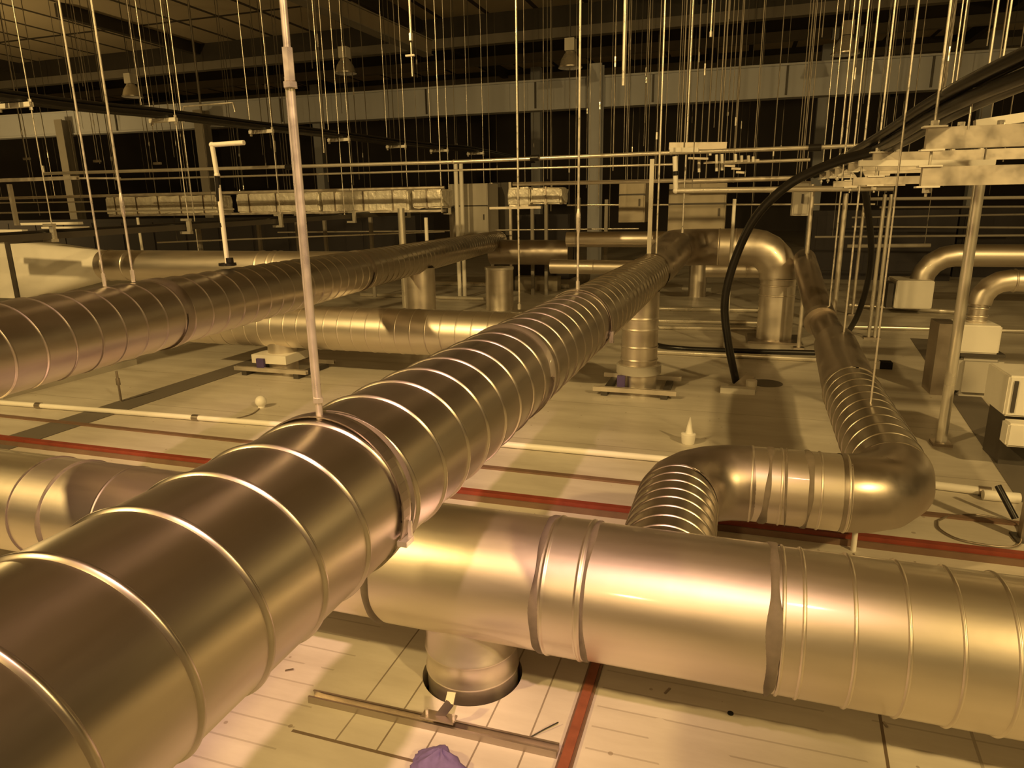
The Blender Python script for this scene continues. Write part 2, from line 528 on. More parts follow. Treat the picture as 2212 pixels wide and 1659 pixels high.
# high-bay lamps (switched off)
for i,(px,py,s,lab) in enumerate(((283,186,1.0,'unlit high-bay lamp hanging at upper left over the cable run'),
        (745,132,1.0,'unlit high-bay lamp just left of centre under the roof brace'),
        (1232,117,1.0,'unlit high-bay lamp beside the long bright rod at centre'),
        (1829,84,1.0,'unlit high-bay lamp with a dark finned top at upper right'))):
    c = at(px,py,y=18.0)
    r = 0.30
    L = thing('high_bay_lamp',lab,'lamp',(c.x,c.y,c.z-0.35),'high-bay lamps')
    mb = MB(); mb.sweep([c+Vector((0,0,z)) for z in (0.06,0.0,-0.12,-0.26,-0.30)],[0.11,0.15,0.23,0.27,r],24,False); mb.build('reflector','pale_conduit',L)
    mb = MB(); mb.cyl(c+Vector((0,0,-0.315)),c+Vector((0,0,-0.29)),r,24); mb.build('rim','bright_steel',L)
    mb = MB(); mb.cbox(c+Vector((0,0,0.21)),(0.24,0.24,0.28)); mb.build('gear_box','light_panel' if i<3 else 'cardboard',L)
    mb = MB(); mb.cyl(c+Vector((0,0,0.35)),Vector((c.x,c.y,ROOF)),0.012,8); mb.build('suspension','dark_steel',L)
    if i == 3:
        for sx in (-0.24,0.24):
            mb = MB(); mb.cbox(c+Vector((sx,0,0.12)),(0.14,0.18,0.20)); mb.build('fin_block','black_rubber',L)

# ------------------------------------------------------------------ main spiral duct
def mz(y): return 1.07-0.0078*y
MX, MR = -0.805, 0.18
def mp(y): return Vector((MX,y,mz(y)))
main = thing('spiral_duct','long spiral-seamed steel duct running from the lower left corner to the far bend','duct',(MX,0.0,0.89))
def section(a, b, R, pitch, mat, parent, ridge=0.0045, wd=0.012, seg=72, phase=0.0):
    mb = MB(); mb.spiral(a,b,R,pitch,ridge,wd,seg,phase); return mb.build('duct_section',mat,parent)
section(mp(-1.5),mp(1.17),MR,0.145,'spiral_steel',main,0.006,0.014,seg=112,phase=0.02)
section(mp(1.17),mp(2.40),MR,0.150,'spiral_steel',main,0.006,0.014,seg=104,phase=0.03)
section(mp(2.40),mp(3.62),MR,0.160,'spiral_steel',main,0.006,0.014,seg=96,phase=0.05)
section(mp(3.62),mp(7.00),MR,0.172,'spiral_steel',main,0.007,0.017,seg=72,phase=0.03)
def collar(y, R, wd, mat, name='coupling_collar'):
    mb = MB(); mb.sweep([mp(y-wd/2),mp(y-wd/2),mp(y+wd/2),mp(y+wd/2)],[R-0.01,R,R,R-0.01],64,False); return mb.build(name,mat,main)
collar(1.185,MR+0.006,0.030,'spiral_steel')
collar(1.213,MR+0.0045,0.014,'sealant','joint_gap')
collar(2.405,MR+0.009,0.022,'cross_steel')
collar(7.0,MR+0.010,0.10,'dull_steel')
# the far bend: the duct widens, climbs a little, turns right and drops to the floor
BY = 9.1
bz = at(1560,530,y=BY).z
xr = at(1680,620,y=BY).x
pts = [mp(7.0), Vector((MX+0.01,7.6,mz(7.6)+0.015)), Vector((MX+0.03,8.2,mz(8.2)+0.08)), Vector((MX+0.06,8.55,mz(8.5)+0.13))]
rad = [MR, MR+0.015, MR+0.035, MR+0.045]
mb = MB(); mb.sweep(pts,rad,48,False); mb.build('taper_section','dull_steel',main)
c0 = Vector((MX+0.06,8.55,mz(8.5)+0.13))
br = 0.50
cA = Vector((c0.x+br, BY-0.55+0.0, bz-0.02))
el = [c0] + arc(Vector((c0.x+br,8.62,bz-0.02)),br,PI,PI/2,(1,0,0),(0,1,0),6)
R2 = 0.225
mb = MB(); mb.sweep(el,[R2]*len(el),48,False); mb.build('elbow','dull_steel',main)
xe = el[-1]
dr = 0.36
top = [xe, Vector((xr-dr,xe.y,xe.z))]
mb = MB(); mb.rings(top[0],top[1],R2,[0.02,0.22],0.006,0.02,48,False); mb.build('duct_section','cross_steel',main)
e2 = arc(Vector((xr-dr,xe.y,xe.z-dr)),dr,PI/2,0,(1,0,0),(0,0,1),5)
mb = MB(); mb.sweep(e2,[R2+0.001]*len(e2),48,False); mb.build('elbow','cross_steel',main)
mb = MB(); mb.rings(e2[-1],Vector((xr,xe.y,0.0)),R2-0.015,[0.02,0.10,0.22],0.010,0.02,48,False); mb.build('riser','cross_steel',main)
mb = MB(); mb.cbox((xr,xe.y,0.012),(0.62,0.60,0.024)); mb.build('base_plate','dull_steel',main)
# floor spigot under the duct
sy = 6.25
mb = MB(); mb.rings(Vector((MX,sy,0.0)),Vector((MX,sy,mz(sy)-0.10)),0.165,[0.30,0.42,0.58,0.68],0.007,0.02,40,False); sp = mb.build('floor_spigot','cross_steel',main)
mb = MB(); mb.cyl((MX,sy,0.17),(MX,sy,0.25),0.205,32); mb.build('collar','grey_panel',sp)
mb = MB(); mb.cyl((MX,sy,0.25),(MX,sy,0.255),0.19,32); mb.build('collar_lip','strut_zinc',sp)
mb = MB(); mb.cbox((MX-0.13,sy-0.19,0.10),(0.07,0.04,0.14)); mb.build('tape','violet_tape',sp)

# hangers of the main duct: rod, fittings and the band round the duct
def band(y, parent, R=MR+0.008, wd=0.028, frm=-0.62*PI, to=0.62*PI, mat='dull_steel'):
    pts = [mp(y)+Vector((math.sin(t)*R,0,math.cos(t)*R)) for t in [frm+(to-frm)*i/40 for i in range(41)]]
    mb = MB()
    for i in range(40): 
        a_, b_ = pts[i], pts[i+1]
        n_ = ((a_+b_)/2-mp(y)).normalized()
        mb.bar(a_,b_,wd,0.003,n_)
    return mb.build('clamp_band',mat,parent)
y = 1.172
t0 = mp(y)+Vector((0,0,MR))
h = thing('duct_hanger','thick sleeved hanger tube clamped to the near coupling of the long spiral duct','hanger',t0)
mb = MB(); mb.cyl(t0+Vector((0,0,0.046)),t0+Vector((0,0,0.66)),0.0078,16); mb.cyl(t0+Vector((-0.0105,0.003,0.046)),t0+Vector((-0.0105,0.003,0.66)),0.0034,10); mb.build('sleeve','zinc_rod',h)
mb = MB(); mb.cyl(t0+Vector((0,0,0.66)),Vector((t0.x,t0.y,ROOF)),0.0068,14); mb.build('rod','zinc_rod',h)
mb = MB(); mb.cyl(t0+Vector((0,0,0.652)),t0+Vector((0,0,0.708)),0.0105,6); mb.build('coupling_nut','zinc_rod',h)
mb = MB(); mb.cyl(t0+Vector((0,0,0.640)),t0+Vector((0,0,0.650)),0.0135,6); mb.build('nut','zinc_rod',h)
mb = MB(); mb.cyl(t0+Vector((0,0,0.036)),t0+Vector((0,0,0.046)),0.011,6); mb.build('nut','zinc_rod',h)
mb = MB(); mb.cyl(t0+Vector((0,0,0.0)),t0+Vector((0,0,0.036)),0.0075,8); mb.build('stud','zinc_rod',h)
mb = MB(); mb.bar(t0+Vector((0,0,0.93)),t0+Vector((-0.045,0,0.93)),0.008,0.008); mb.build('stop_pin','zinc_rod',h)
band(y,h)
for sg in (1,):
    th = 0.62*PI
    p = mp(y)+Vector((math.sin(th)*(MR+0.016),0,math.cos(th)*(MR+0.016)))
    mb = MB(); mb.cbox(p,(0.022,0.034,0.012)); mb.cbox(p+Vector((0.006,0.012,0.018)),(0.008,0.006,0.045)); mb.build('clamp_bolt','zinc_rod',h)
y = 3.62
t0 = mp(y)+Vector((0,0,MR))
h = thing('duct_hanger','slim bright rod with a long nut holding the middle of the long spiral duct','hanger',t0)
mb = MB(); mb.cyl(t0+Vector((0,0,0.05)),Vector((t0.x,t0.y,ROOF)),0.0062,10); mb.build('rod','zinc_rod',h)
mb = MB(); mb.cyl(t0,t0+Vector((0,0,0.055)),0.010,6); mb.build('nut','zinc_rod',h)
mb = MB(); mb.sweep([t0+Vector((0,0,z)) for z in (0.30,0.33,0.40,0.43)],[0.006,0.012,0.012,0.006],12); mb.build('turnbuckle','zinc_rod',h)
band(y,h,MR+0.010,0.04,-0.6*PI,0.6*PI)
p = mp(y)+Vector((math.sin(0.6*PI)*(MR+0.02),0,math.cos(0.6*PI)*(MR+0.02)))
mb = MB(); mb.cbox(p,(0.02,0.03,0.06)); mb.build('clamp_bolt','zinc_rod',h)
y = 6.95
t0 = mp(y)+Vector((0,0,MR+0.01))
h = thing('duct_hanger','pair of pale struts standing on the far coupling of the long spiral duct','hanger',t0)
zt = at(1368,345,y=y).z
mb = MB(); mb.bar(t0+Vector((-0.025,0,0)),t0+Vector((-0.025,0,zt-t0.z)),0.040,0.030,(0,1,0)); mb.build('strut','pale_conduit',h)
mb = MB(); mb.cyl(t0+Vector((0.045,0,0)),Vector((t0.x+0.03,t0.y,ROOF)),0.009,10); mb.build('rod','zinc_rod',h)

# ------------------------------------------------------------------ the large cross duct in front
CY_, CZ_, CR = 2.04, 0.413, 0.225
cross = thing('cross_duct','large smooth steel duct crossing the foreground under the spiral duct','duct',(0.0,CY_,CZ_-CR))
def cp(x): return Vector((x,CY_,CZ_))
def cseg(x0,x1,R,beads,mat='cross_steel',h=0.003,wd=0.012):
    mb = MB(); mb.rings(cp(x0),cp(x1),R,[b-x0 for b in beads],h,wd,96,True); return mb.build('duct_section',mat,cross)
cseg(-6.5,-1.13,CR-0.008,[-2.36,-3.6,-4.8])
cseg(-1.13,-0.53,CR-0.001,[])
cseg(-0.53,-0.39,CR+0.004,[-0.515,-0.405],h=0.004)
cseg(-0.39,0.16,CR,[])
x0 = 0.16
beads = [0.185+0.005]
xs = [at(px,1400,y=CY_-0.19).x for px in (1733,1846,1966,2088,2212)]
beads += xs + [xs[-1]+0.155*k for k in range(1,12)]
cseg(0.16,3.6,CR-0.004,beads,h=0.0055,wd=0.012)
def seal(x, wd, R=CR, amp=0.010):
    mb = MB(); n = 80
    rr = random.Random(int(x*1000)+5)
    ph = [rr.random()*6 for _ in range(6)]
    vs, fs = [], []
    for k in range(n):
        th = 2*PI*k/n
        jit = sum(math.sin((i+2)*th+ph[i])*amp/(i+1.5) for i in range(6))*0.5
        w_ = wd*(1+0.35*math.sin(3*th+ph[1])+0.2*math.sin(7*th+ph[2]))
        prof = ((-w_/2,-0.002),(-w_/4,0.004),(w_/4,0.0042),(w_/2,-0.002))
        for (o, r) in prof:
            vs.append((x+o+jit*0.4, CY_+math.sin(th)*(R+r+0.001), CZ_+math.cos(th)*(R+r+0.001)))
    for k in range(n):
        for j in range(3):
            fs.append((k*4+j,k*4+j+1,((k+1)%n)*4+j+1,((k+1)%n)*4+j))
    mb.add(vs,fs,True)
    return mb.build('sealant_joint','sealant',cross)
seal(-1.13,0.030); seal(-0.535,0.030); seal(-0.385,0.018); seal(0.165,0.034)
xl = at(195,1110,y=CY_+0.02).x
for xx, wv in ((xl,0.026),(xl-0.17,0.010)): seal(xx,wv,CR-0.008)
# the spigot going down through the hole in the floor panel
mb = MB(); mb.sweep([Vector((SX,CY_,z)) for z in (-0.20,0.035,0.042,0.049,0.056,0.125,0.131,0.137,0.143,CZ_-0.08)],[0.166,0.166,0.171,0.171,0.166,0.166,0.172,0.172,0.166,0.166],72,False)
mb.build('floor_spigot','cross_steel',cross)
# mounting strut beside it, with its clamp
a = at(672,1500,z=0.02); b = at(1205,1618,z=0.02)
a.z = b.z = 0.0135
s = thing('strut_rail','galvanised strut channel lying on the floor in front of the near spigot','strut',((a.x+b.x)/2,(a.y+b.y)/2,0))
mb = MB(); mb.channel(a,b,0.040,0.026,0.003,(0,0,1),0.0075); mb.build('channel','dull_steel',s)
c = at(945,1553,z=0.04); c = a+(b-a).normalized()*((c-a).dot((b-a).normalized()))
dd = (b-a).normalized(); nn = Vector((-dd.y,dd.x,0))
mb = MB()
mb.bar(c+Vector((0,0,0.030))-dd*0.055,c+Vector((0,0,0.030))+dd*0.06,0.040,0.006)
mb.bar(c+Vector((0,0,0.024))+dd*0.0,c+Vector((0,0,0.075))+nn*0.02+dd*0.035,0.030,0.004,nn)
mb.bar(c+Vector((0,0,0.070))+nn*0.02+dd*0.032,c+Vector((0,0,0.092))+nn*0.05+dd*0.03,0.030,0.004,nn)
mb.build('clamp_bracket','dull_steel',s)
for k in (-0.04,0.055):
    mb = MB(); mb.cyl(c+dd*k+Vector((0,0,0.024)),c+dd*k+Vector((0,0,0.050)),0.006,8); mb.build('bolt','zinc_rod',s)

# purple cloth and bits lying near the strut
p = floor_at(945,1655)
mb = MB(); n, rws = 28, 10
vs = []
rr = random.Random(3)
for i in range(rws+1):
    f_ = i/rws
    for k in range(n):
        th = 2*PI*k/n
        rad_ = 0.085*(1-f_**2.2*0.92)*(1+0.16*math.sin(3*th+1.1+f_*2)+0.09*math.sin(7*th+f_*6)+0.05*rr.uniform(-1,1))
        vs.append((p.x+math.cos(th)*rad_+0.02*f_, p.y-0.015+math.sin(th)*rad_*0.75, 0.001+0.075*f_*(1+0.10*math.sin(5*th))))
mb.add(vs,[(i*n+k,i*n+(k+1)%n,(i+1)*n+(k+1)%n,(i+1)*n+k) for i in range(rws) for k in range(n)]+[tuple(rws*n+k for k in range(n)),tuple(range(n))[::-1]],True)
tag(mb.build('cloth','violet_cloth'),'crumpled violet cloth lying on the floor at the bottom edge','cloth')
a, b = floor_at(1146,1594), floor_at(1206,1568)
mb = MB(); mb.sweep([a+Vector((0,0,0.003)),(a+b)/2+Vector((0,0,0.010)),b+Vector((0,0,0.014))],[0.0022]*3,8)
tag(mb.build('wire_offcut','black_rubber'),'thin black wire offcut lying beside the strut rail','wire')
p = floor_at(1578,1542)
mb = MB(); mb.cyl((p.x,p.y,0.001),(p.x,p.y,0.004),0.010,16)
tag(mb.build('screw_plug','hole_dark'),'small black round plug on the floor in front of the cross duct','plug')
for (px,py,px2,py2,lab) in ((1436,1499,1447,1488,'leaf-shaped scrap of sheet metal on the floor right of the red rail'),(616,1450,634,1447,'tiny dark splinter on the floor beside the near spiral duct'),(1908,1560,1916,1572,'small dark chip beside the panel joint under the cross duct')):
    a, b = floor_at(px,py), floor_at(px2,py2)
    mb = MB(); mb.bar(a+Vector((0,0,0.002)),b+Vector((0,0,0.003)),0.008,0.003)
    tag(mb.build('scrap','dull_steel'),lab,'scrap')

# ------------------------------------------------------------------ red rails on the floor
def red_rail(a, b, name_label, wd=0.052, ht=0.045, mat='red_paint'):
    t = thing('floor_rail',name_label,'rail',((a.x+b.x)/2,(a.y+b.y)/2,0))
    mb = MB(); mb.bar(Vector((a.x,a.y,ht*0.3)),Vector((b.x,b.y,ht*0.3)),wd*1.55,ht*0.6); mb.build('flange','primer_brown',t)
    mb = MB(); mb.bar(Vector((a.x,a.y,ht*0.62)),Vector((b.x,b.y,ht*0.62)),wd,ht*0.76); mb.build('bar',mat,t)
    return t
red_rail(Vector((-0.405,1.30,0)),Vector((-0.405,3.40,0)),'rusty red rail running away from the camera beside the strut rail',0.032,0.018,'rust_red')
RY = 3.50
red_rail(Vector((-9.0,RY-0.06,0)),Vector((3.2,RY+0.02,0)),'long red painted rail crossing the floor behind the large cross duct',0.042,0.058)
t = thing('floor_rail','dull brown rail crossing the floor behind the red rail','rail',(-1.0,3.98,0))
mb = MB(); mb.bar((-9,3.98,0.006),(3.2,3.98,0.006),0.045,0.012); mb.build('bar','primer_brown',t)
p = floor_at(1840,1180)
t = thing('rail_post','small white upright peg standing at the red rail','peg',(p.x,p.y-0.03,0))
mb = MB(); mb.sweep([Vector((p.x,p.y-0.045,z)) for z in (0.0,0.09,0.115,0.12)]+[Vector((p.x-0.02,p.y-0.045,0.135))],[0.013]*5,12); mb.build('peg','white_plastic',t)

# ------------------------------------------------------------------ S-shaped branch duct on the right
BYy, BZ, BR = 3.14, 0.413, 0.170
bra = thing('branch_duct','S-bent steel branch duct leaving the cross duct and running away at right','duct',(0.3,BYy,0.2))
xa = at(1462,1060,y=BYy-0.35).x
xb = 0.755
q0 = Vector((xa,CY_+0.11,CZ_)); q1 = Vector((xa,BYy-0.30,BZ))
mb = MB(); mb.spiral(q0,q1,BR,0.085,0.0055,0.012,64); mb.build('duct_section','spiral_steel',bra)
e = arc((xa+0.30,BYy-0.30,BZ),0.30,PI,PI/2,(1,0,0),(0,1,0),5)
mb = MB(); mb.sweep(e,[BR+0.004]*len(e),56,False); mb.build('elbow','dull_steel',bra)
rx0, rx1 = e[-1].x, xb-0.26
mb = MB(); mb.rings(Vector((rx0,BYy,BZ)),Vector((rx1,BYy,BZ)),BR+0.002,[0.005,0.13,0.29,0.40],0.005,0.012,64,False); mb.build('duct_section','cross_steel',bra)
def ringseal(x, y, z, R, wd, parent, axis='x'):
    mb = MB(); n = 64
    rr = random.Random(int(x*977)+int(y*31))
    p1, p2 = rr.random()*6, rr.random()*6
    vs = []
    for k in range(n):
        th = 2*PI*k/n
        w_ = wd*(1+0.4*math.sin(2*th+p1)+0.25*math.sin(5*th+p2)); j = 0.012*math.sin(th+p2)
        for (o, r) in ((-w_/2,-0.002),(-w_/4,0.0035),(w_/4,0.0035),(w_/2,-0.002)):
            vs.append((x+o+j,y+math.sin(th)*(R+r),z+math.cos(th)*(R+r)))
    mb.add(vs,[(k*4+j,k*4+j+1,((k+1)%n)*4+j+1,((k+1)%n)*4+j) for k in range(n) for j in range(3)],True)
    return mb.build('sealant_joint','sealant',parent)
for px, wv in ((1658,0.026),(1747,0.022),(1704,0.008)):
    ringseal(at(px,1050,y=BYy-0.15).x,BYy,BZ,BR+0.004,wv,bra)
e = arc((rx1,BYy+0.26,BZ),0.26,-PI/2,0,(1,0,0),(0,1,0),4)
mb = MB(); mb.sweep(e,[BR+0.004]*len(e),56,False); mb.build('elbow','dull_steel',bra)
r1 = Vector((xb,BYy+0.26,BZ)); r2 = Vector((0.765,4.9,0.50)); r3 = Vector((0.835,6.25,0.50))
mb = MB(); mb.spiral(r1,Vector((0.76,4.75,0.47)),BR,0.135,0.0055,0.013,64); mb.build('duct_section','spiral_steel',bra)
mb = MB(); mb.sweep([Vector((0.76,4.75,0.47)),r3],[BR,BR-0.005],48,True); mb.build('duct_section','dull_steel',bra)
mb = MB(); mb.sweep([r3,at(1783,705,y=6.9),at(1762,650,y=7.4),at(1745,590,y=8.0),at(1738,560,y=9.0)],[0.125]*5,40,True); mb.build('riser','dull_steel',bra)
mb = MB(); pp = at(1772,692,y=7.0); dd = (at(1762,650,y=7.4)-at(1783,705,y=6.9)).normalized(); mb.cyl(pp-dd*0.03,pp+dd*0.03,0.15,40); mb.build('coupling_collar','dull_steel',bra)

# ------------------------------------------------------------------ second spiral duct, upper left
O2 = Vector((-2.36,-0.39,1.66-0.483)); V2 = Vector((-0.1608,0.9868,-0.0100)).normalized()
def on2(px, py):
    nrm = Vector((V2.y,-V2.x,0)); dr_ = ray(px,py)
    return EYE + dr_*(nrm.dot(O2-EYE)/nrm.dot(dr_))
def s2(px, py): return (on2(px,py)-O2).dot(V2)
duct2 = thing('spiral_duct','dark spiral-seamed steel duct hanging across the upper left of the floor','duct',O2+V2*4-Vector((0,0,0.18)))
sA, sB = s2(345,690), s2(770,590)
sE = s2(1075,520)
def p2(s): return O2+V2*s
section(p2(0.2),p2(sA),0.18,0.150,'spiral_steel',duct2,0.005,0.013,72)
section(p2(sA),p2(sB),0.18,0.165,'spiral_steel',duct2,0.005,0.013,72)
section(p2(sB),p2(sE),0.18,0.175,'spiral_steel',duct2,0.005,0.014,64)
for s_ in (sA,sB):
    mb = MB(); mb.sweep([p2(s_-0.03),p2(s_-0.03),p2(s_+0.03),p2(s_+0.03)],[0.17,0.189,0.189,0.17],56,False); mb.build('coupling_collar','dull_steel',duct2)
mb = MB(); mb.cyl(p2(sE-0.02),p2(sE),0.182,48); mb.build('end_cap','dull_steel',duct2)
p = p2(s2(905,560))
mb = MB(); mb.rings(Vector((p.x,p.y,0)),Vector((p.x,p.y,p.z-0.12)),0.185,[0.15,0.32,0.36],0.006,0.02,36,False); mb.build('floor_spigot','cross_steel',duct2)
def hang2(px, py, lab, r=0.006, nutz=None):
    q = on2(px,py); s_ = (q-O2).dot(V2); t_ = p2(s_)+Vector((0,0,0.183))
    h_ = thing('duct_hanger',lab,'hanger',t_)
    mb = MB(); mb.cyl(t_,Vector((t_.x,t_.y,ROOF)),r,10); mb.build('rod','zinc_rod',h_)
    mb = MB(); mb.cyl(t_,t_+Vector((0,0,0.06)),r*1.8,6); mb.build('nut','zinc_rod',h_)
    if nutz:
        mb = MB(); mb.sweep([t_+Vector((0,0,z)) for z in (nutz-0.06,nutz-0.03,nutz+0.03,nutz+0.06)],[r,r*1.9,r*1.9,r],12); mb.build('turnbuckle','zinc_rod',h_)
    return h_
hang2(290,612,'bright rod with a turnbuckle holding the near coupling of the dark left duct',0.0058,0.37)
hang2(228,622,'plain rod left of the turnbuckle rod on the dark left duct',0.0048)

# ------------------------------------------------------------------ yellow-lit cross duct in the middle and its spigot
def xduct(name_label, y, z, R, x0, x1, beads, mat='cross_steel', ends=True, wd=0.014, h=0.005):
    t = thing('cross_duct',name_label,'duct',((x0+x1)/2,y,z-R))
    mb = MB(); mb.rings(Vector((x0,y,z)),Vector((x1,y,z)),R,[b-x0 for b in beads],h,wd,64,ends); mb.build('duct_section',mat,t)
    return t
D2y, D2z, D2r = 6.06, 0.491, 0.225
x0, x1 = at(425,735,y=D2y).x, at(1230,690,y=D2y).x
d2 = xduct('brightly lit steel duct lying low across the middle, behind the two spiral ducts',D2y,D2z,D2r,x0,x1,[x0+0.2+0.158*k for k in range(int((x1-x0-0.2)/0.158))],'cross_steel',True,0.012,0.004)
px_ = at(612,770,y=D2y).x
mb = MB(); mb.cyl((px_,D2y,0.0),(px_,D2y,D2z-0.15),0.15,36,False); sp = mb.build('floor_spigot','cross_steel',d2)
mb = MB(); mb.cbox((px_-0.02,D2y-0.02,0.17),(0.42,0.40,0.09)); mb.build('collar','light_panel',sp)
mb = MB(); mb.cbox((px_-0.11,D2y-0.235,0.13),(0.09,0.03,0.10)); mb.build('tape','violet_tape',sp)
def strut_skid(label, cx, cy, wx, wy, hgt=0.05):
    t = thing('strut_skid',label,'frame',(cx,cy,0))
    for sgn in (-1,1):
        mb = MB(); mb.channel((cx-wx/2,cy+sgn*wy/2,hgt),(cx+wx/2,cy+sgn*wy/2,hgt),0.041,0.041); mb.build('channel','strut_zinc',t)
    for sgn in (-1,1):
        mb = MB(); mb.cbox((cx+sgn*wx*0.36,cy,hgt/2-0.010),(0.06,wy+0.04,hgt-0.02)); mb.build('foot','dark_steel',t)
strut_skid('low strut frame around the spigot under the brightly lit duct',px_+0.02,D2y,0.88,0.52,0.07)
strut_skid('low strut frame around the spigot under the long spiral duct',MX,6.25,0.74,0.56,0.06)

# round duct with square transition at far left
D3y = 6.0
zc = at(230,573,y=D3y).z
D3r = 0.168
xq = at(228,573,y=D3y).x; xf = at(78,590,y=D3y).x
d3 = thing('transition_duct','pale rectangular duct end tapering into a round duct at the left edge','duct',(xf,D3y,zc-0.3))
hz0 = at(75,646,y=D3y-0.24).z; hz1 = at(75,527,y=D3y-0.24).z
zm, hh = (hz0+hz1)/2, (hz1-hz0)/2
MB().box((xf-2.6,D3y-0.24,hz0),(xf-0.05,D3y+0.24,hz1)).build('box_section','light_panel',d3)
MB().box((xf-0.055,D3y-0.265,hz0-0.025),(xf-0.005,D3y+0.265,hz1+0.025)).build('flange','dark_steel',d3)
# square to round: a flat triangle on each side, a fan of creased metal at each corner
n = 48; q_ = n//4
circ = [(xq, D3y-math.cos(2*PI*k/n)*D3r, zc+math.sin(2*PI*k/n)*D3r) for k in range(n)]      # starts at the front, then top, back, bottom
corn = [(xf, D3y-0.24, hz1),(xf, D3y+0.24, hz1),(xf, D3y+0.24, hz0),(xf, D3y-0.24, hz0)]    # front top, back top, back bottom, front bottom
mb = MB(); fs = []
for c_ in range(4):
    for k in range(q_):
        fs.append((n+c_, c_*q_+k, (c_*q_+k+1) % n))
    fs.append((n+c_, n+(c_+1) % 4, ((c_+1)*q_) % n))
mb.add(circ+corn, fs); mb.build('taper','light_panel',d3)
xe_ = -2.36-0.1608/0.9868*(D3y+0.39)
xb_ = [at(px,570,y=D3y).x for px in (242,285,570,595,608)]
mb = MB(); mb.rings(Vector((xq,D3y,zc)),Vector((xe_,D3y,zc)),D3r,[b-xq for b in xb_],0.006,0.02,48); mb.build('round_section','cross_steel',d3)
# ------------------------------------------------------------------ helpers for the clutter overhead
def smooth_path(pts, n=8):
    pts = [Vector(p) for p in pts]
    P = [pts[0]*2-pts[1]] + pts + [pts[-1]*2-pts[-2]]
    out = []
    for i in range(1, len(P)-2):
        for k in range(n):
            t = k/n
            a, b, c, d = P[i-1], P[i], P[i+1], P[i+2]
            out.append(0.5*((2*b)+(c-a)*t+(2*a-5*b+4*c-d)*t*t+(3*b-a-3*c+d)*t*t*t))
    out.append(pts[-1])
    return out
def pipe(name, label, cat, pts, r, mat, group=None, seg=12, smooth=False):
    mb = MB(); q = smooth_path(pts) if smooth else [Vector(p) for p in pts]
    mb.sweep(q,[r]*len(q),seg)
    return tag(mb.build(name,mat),label,cat,group)
def hang(o, pts, r=0.0045, mat='dim_rod'):
    for p in pts:
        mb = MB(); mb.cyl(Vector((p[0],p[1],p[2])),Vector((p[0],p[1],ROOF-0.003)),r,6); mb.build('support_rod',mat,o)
    return o
def corner_pipe(name, label, cat, runs, r, mat, group=None):
    # straight runs that meet at an elbow fitting
    q = [Vector(p) for p in runs]
    t = thing(name,label,cat,q[0],group)
    for a, b in zip(q[:-1], q[1:]):
        mb = MB(); mb.cyl(a,b,r,14); mb.build('pipe_run',mat,t)
    for p in q[1:-1]:
        mb = MB(); mb.ball(p,r*1.25,12,8); mb.build('elbow_fitting',mat,t)
    return t

# ------------------------------------------------------------------ left cable trapezes
ends = [(68,225),(381,258),(590,283),(755,301),(877,316),(968,325),(1045,331)]
low = [(85,522),(391,505),(597,491),(757,481),(873,470),(966,463),(1046,455)]
tr_lab = ['cable trapeze at the left edge, nearest of its row','second cable trapeze from the left edge, its rung lit cream',
 'third cable trapeze from the left, beside the bent white pipe','cable trapeze just right of the thick sleeved hanger tube','fifth cable trapeze of the row receding behind the hanger tube',
 'sixth cable trapeze of the row, small and near the centre','farthest cable trapeze of the row near the centre']
trp = []
for k, (e_, l_) in enumerate(zip(ends, low)):
    yk = 5.0+1.45*k
    p = at(e_[0],e_[1],y=yk); ql = at(l_[0],l_[1],y=yk); zl = ql.z
    trp.append((p, zl))
    wdt = 0.42 if k == 0 else 0.36
    t = thing('cable_trapeze',tr_lab[k],'trapeze',(p.x-wdt/2,yk,p.z),'cable trapezes at left')
    mb = MB(); mb.channel((p.x-wdt,yk,p.z),(p.x,yk,p.z),0.041,0.041,0.004); mb.build('rung','light_panel',t)
    for xx, zb in ((p.x-0.012,zl),(p.x-wdt+0.02,p.z-0.05)):
        mb = MB(); mb.cyl((xx,yk,zb),(xx,yk,ROOF),0.0052,8); mb.build('rod','zinc_rod',t)
        mb = MB(); mb.cyl((xx,yk,p.z-0.05),(xx,yk,p.z-0.025),0.016,6); mb.cyl((xx,yk,p.z+0.022),(xx,yk,p.z+0.045),0.016,6); mb.build('nut','zinc_rod',t)
    hb = 0.155
    mb = MB()
    mb.bar((p.x-0.012,yk,zl),(p.x-0.012,yk,zl+hb),0.05,0.03,(0,1,0)); mb.bar((p.x-0.13,yk,zl+0.012),(p.x+0.012,yk,zl+0.012),0.05,0.028); mb.bar((p.x-0.10,yk,zl+hb),(p.x+0.012,yk,zl+hb),0.05,0.025)
    mb.build('c_bracket','pale_conduit',t)
for j, (dx, dz, r) in enumerate(((-0.09,0.047,0.024),(-0.15,0.053,0.030),(-0.215,0.047,0.024),(-0.27,0.045,0.022),(-0.19,0.105,0.022))):
    pts = [trp[0][0]+Vector((dx,-14.0,dz)),trp[0][0]+Vector((dx,-4.5,dz))]
    for (p, zl) in trp: pts.append(p+Vector((dx,0,dz)))
    pts.append(trp[-1][0]+Vector((dx,4,dz)))
    o = pipe('power_cable','black cable in the bundle lying on the left trapezes','cable',pts,r,'black_rubber','cables on the left trapezes',10,True)
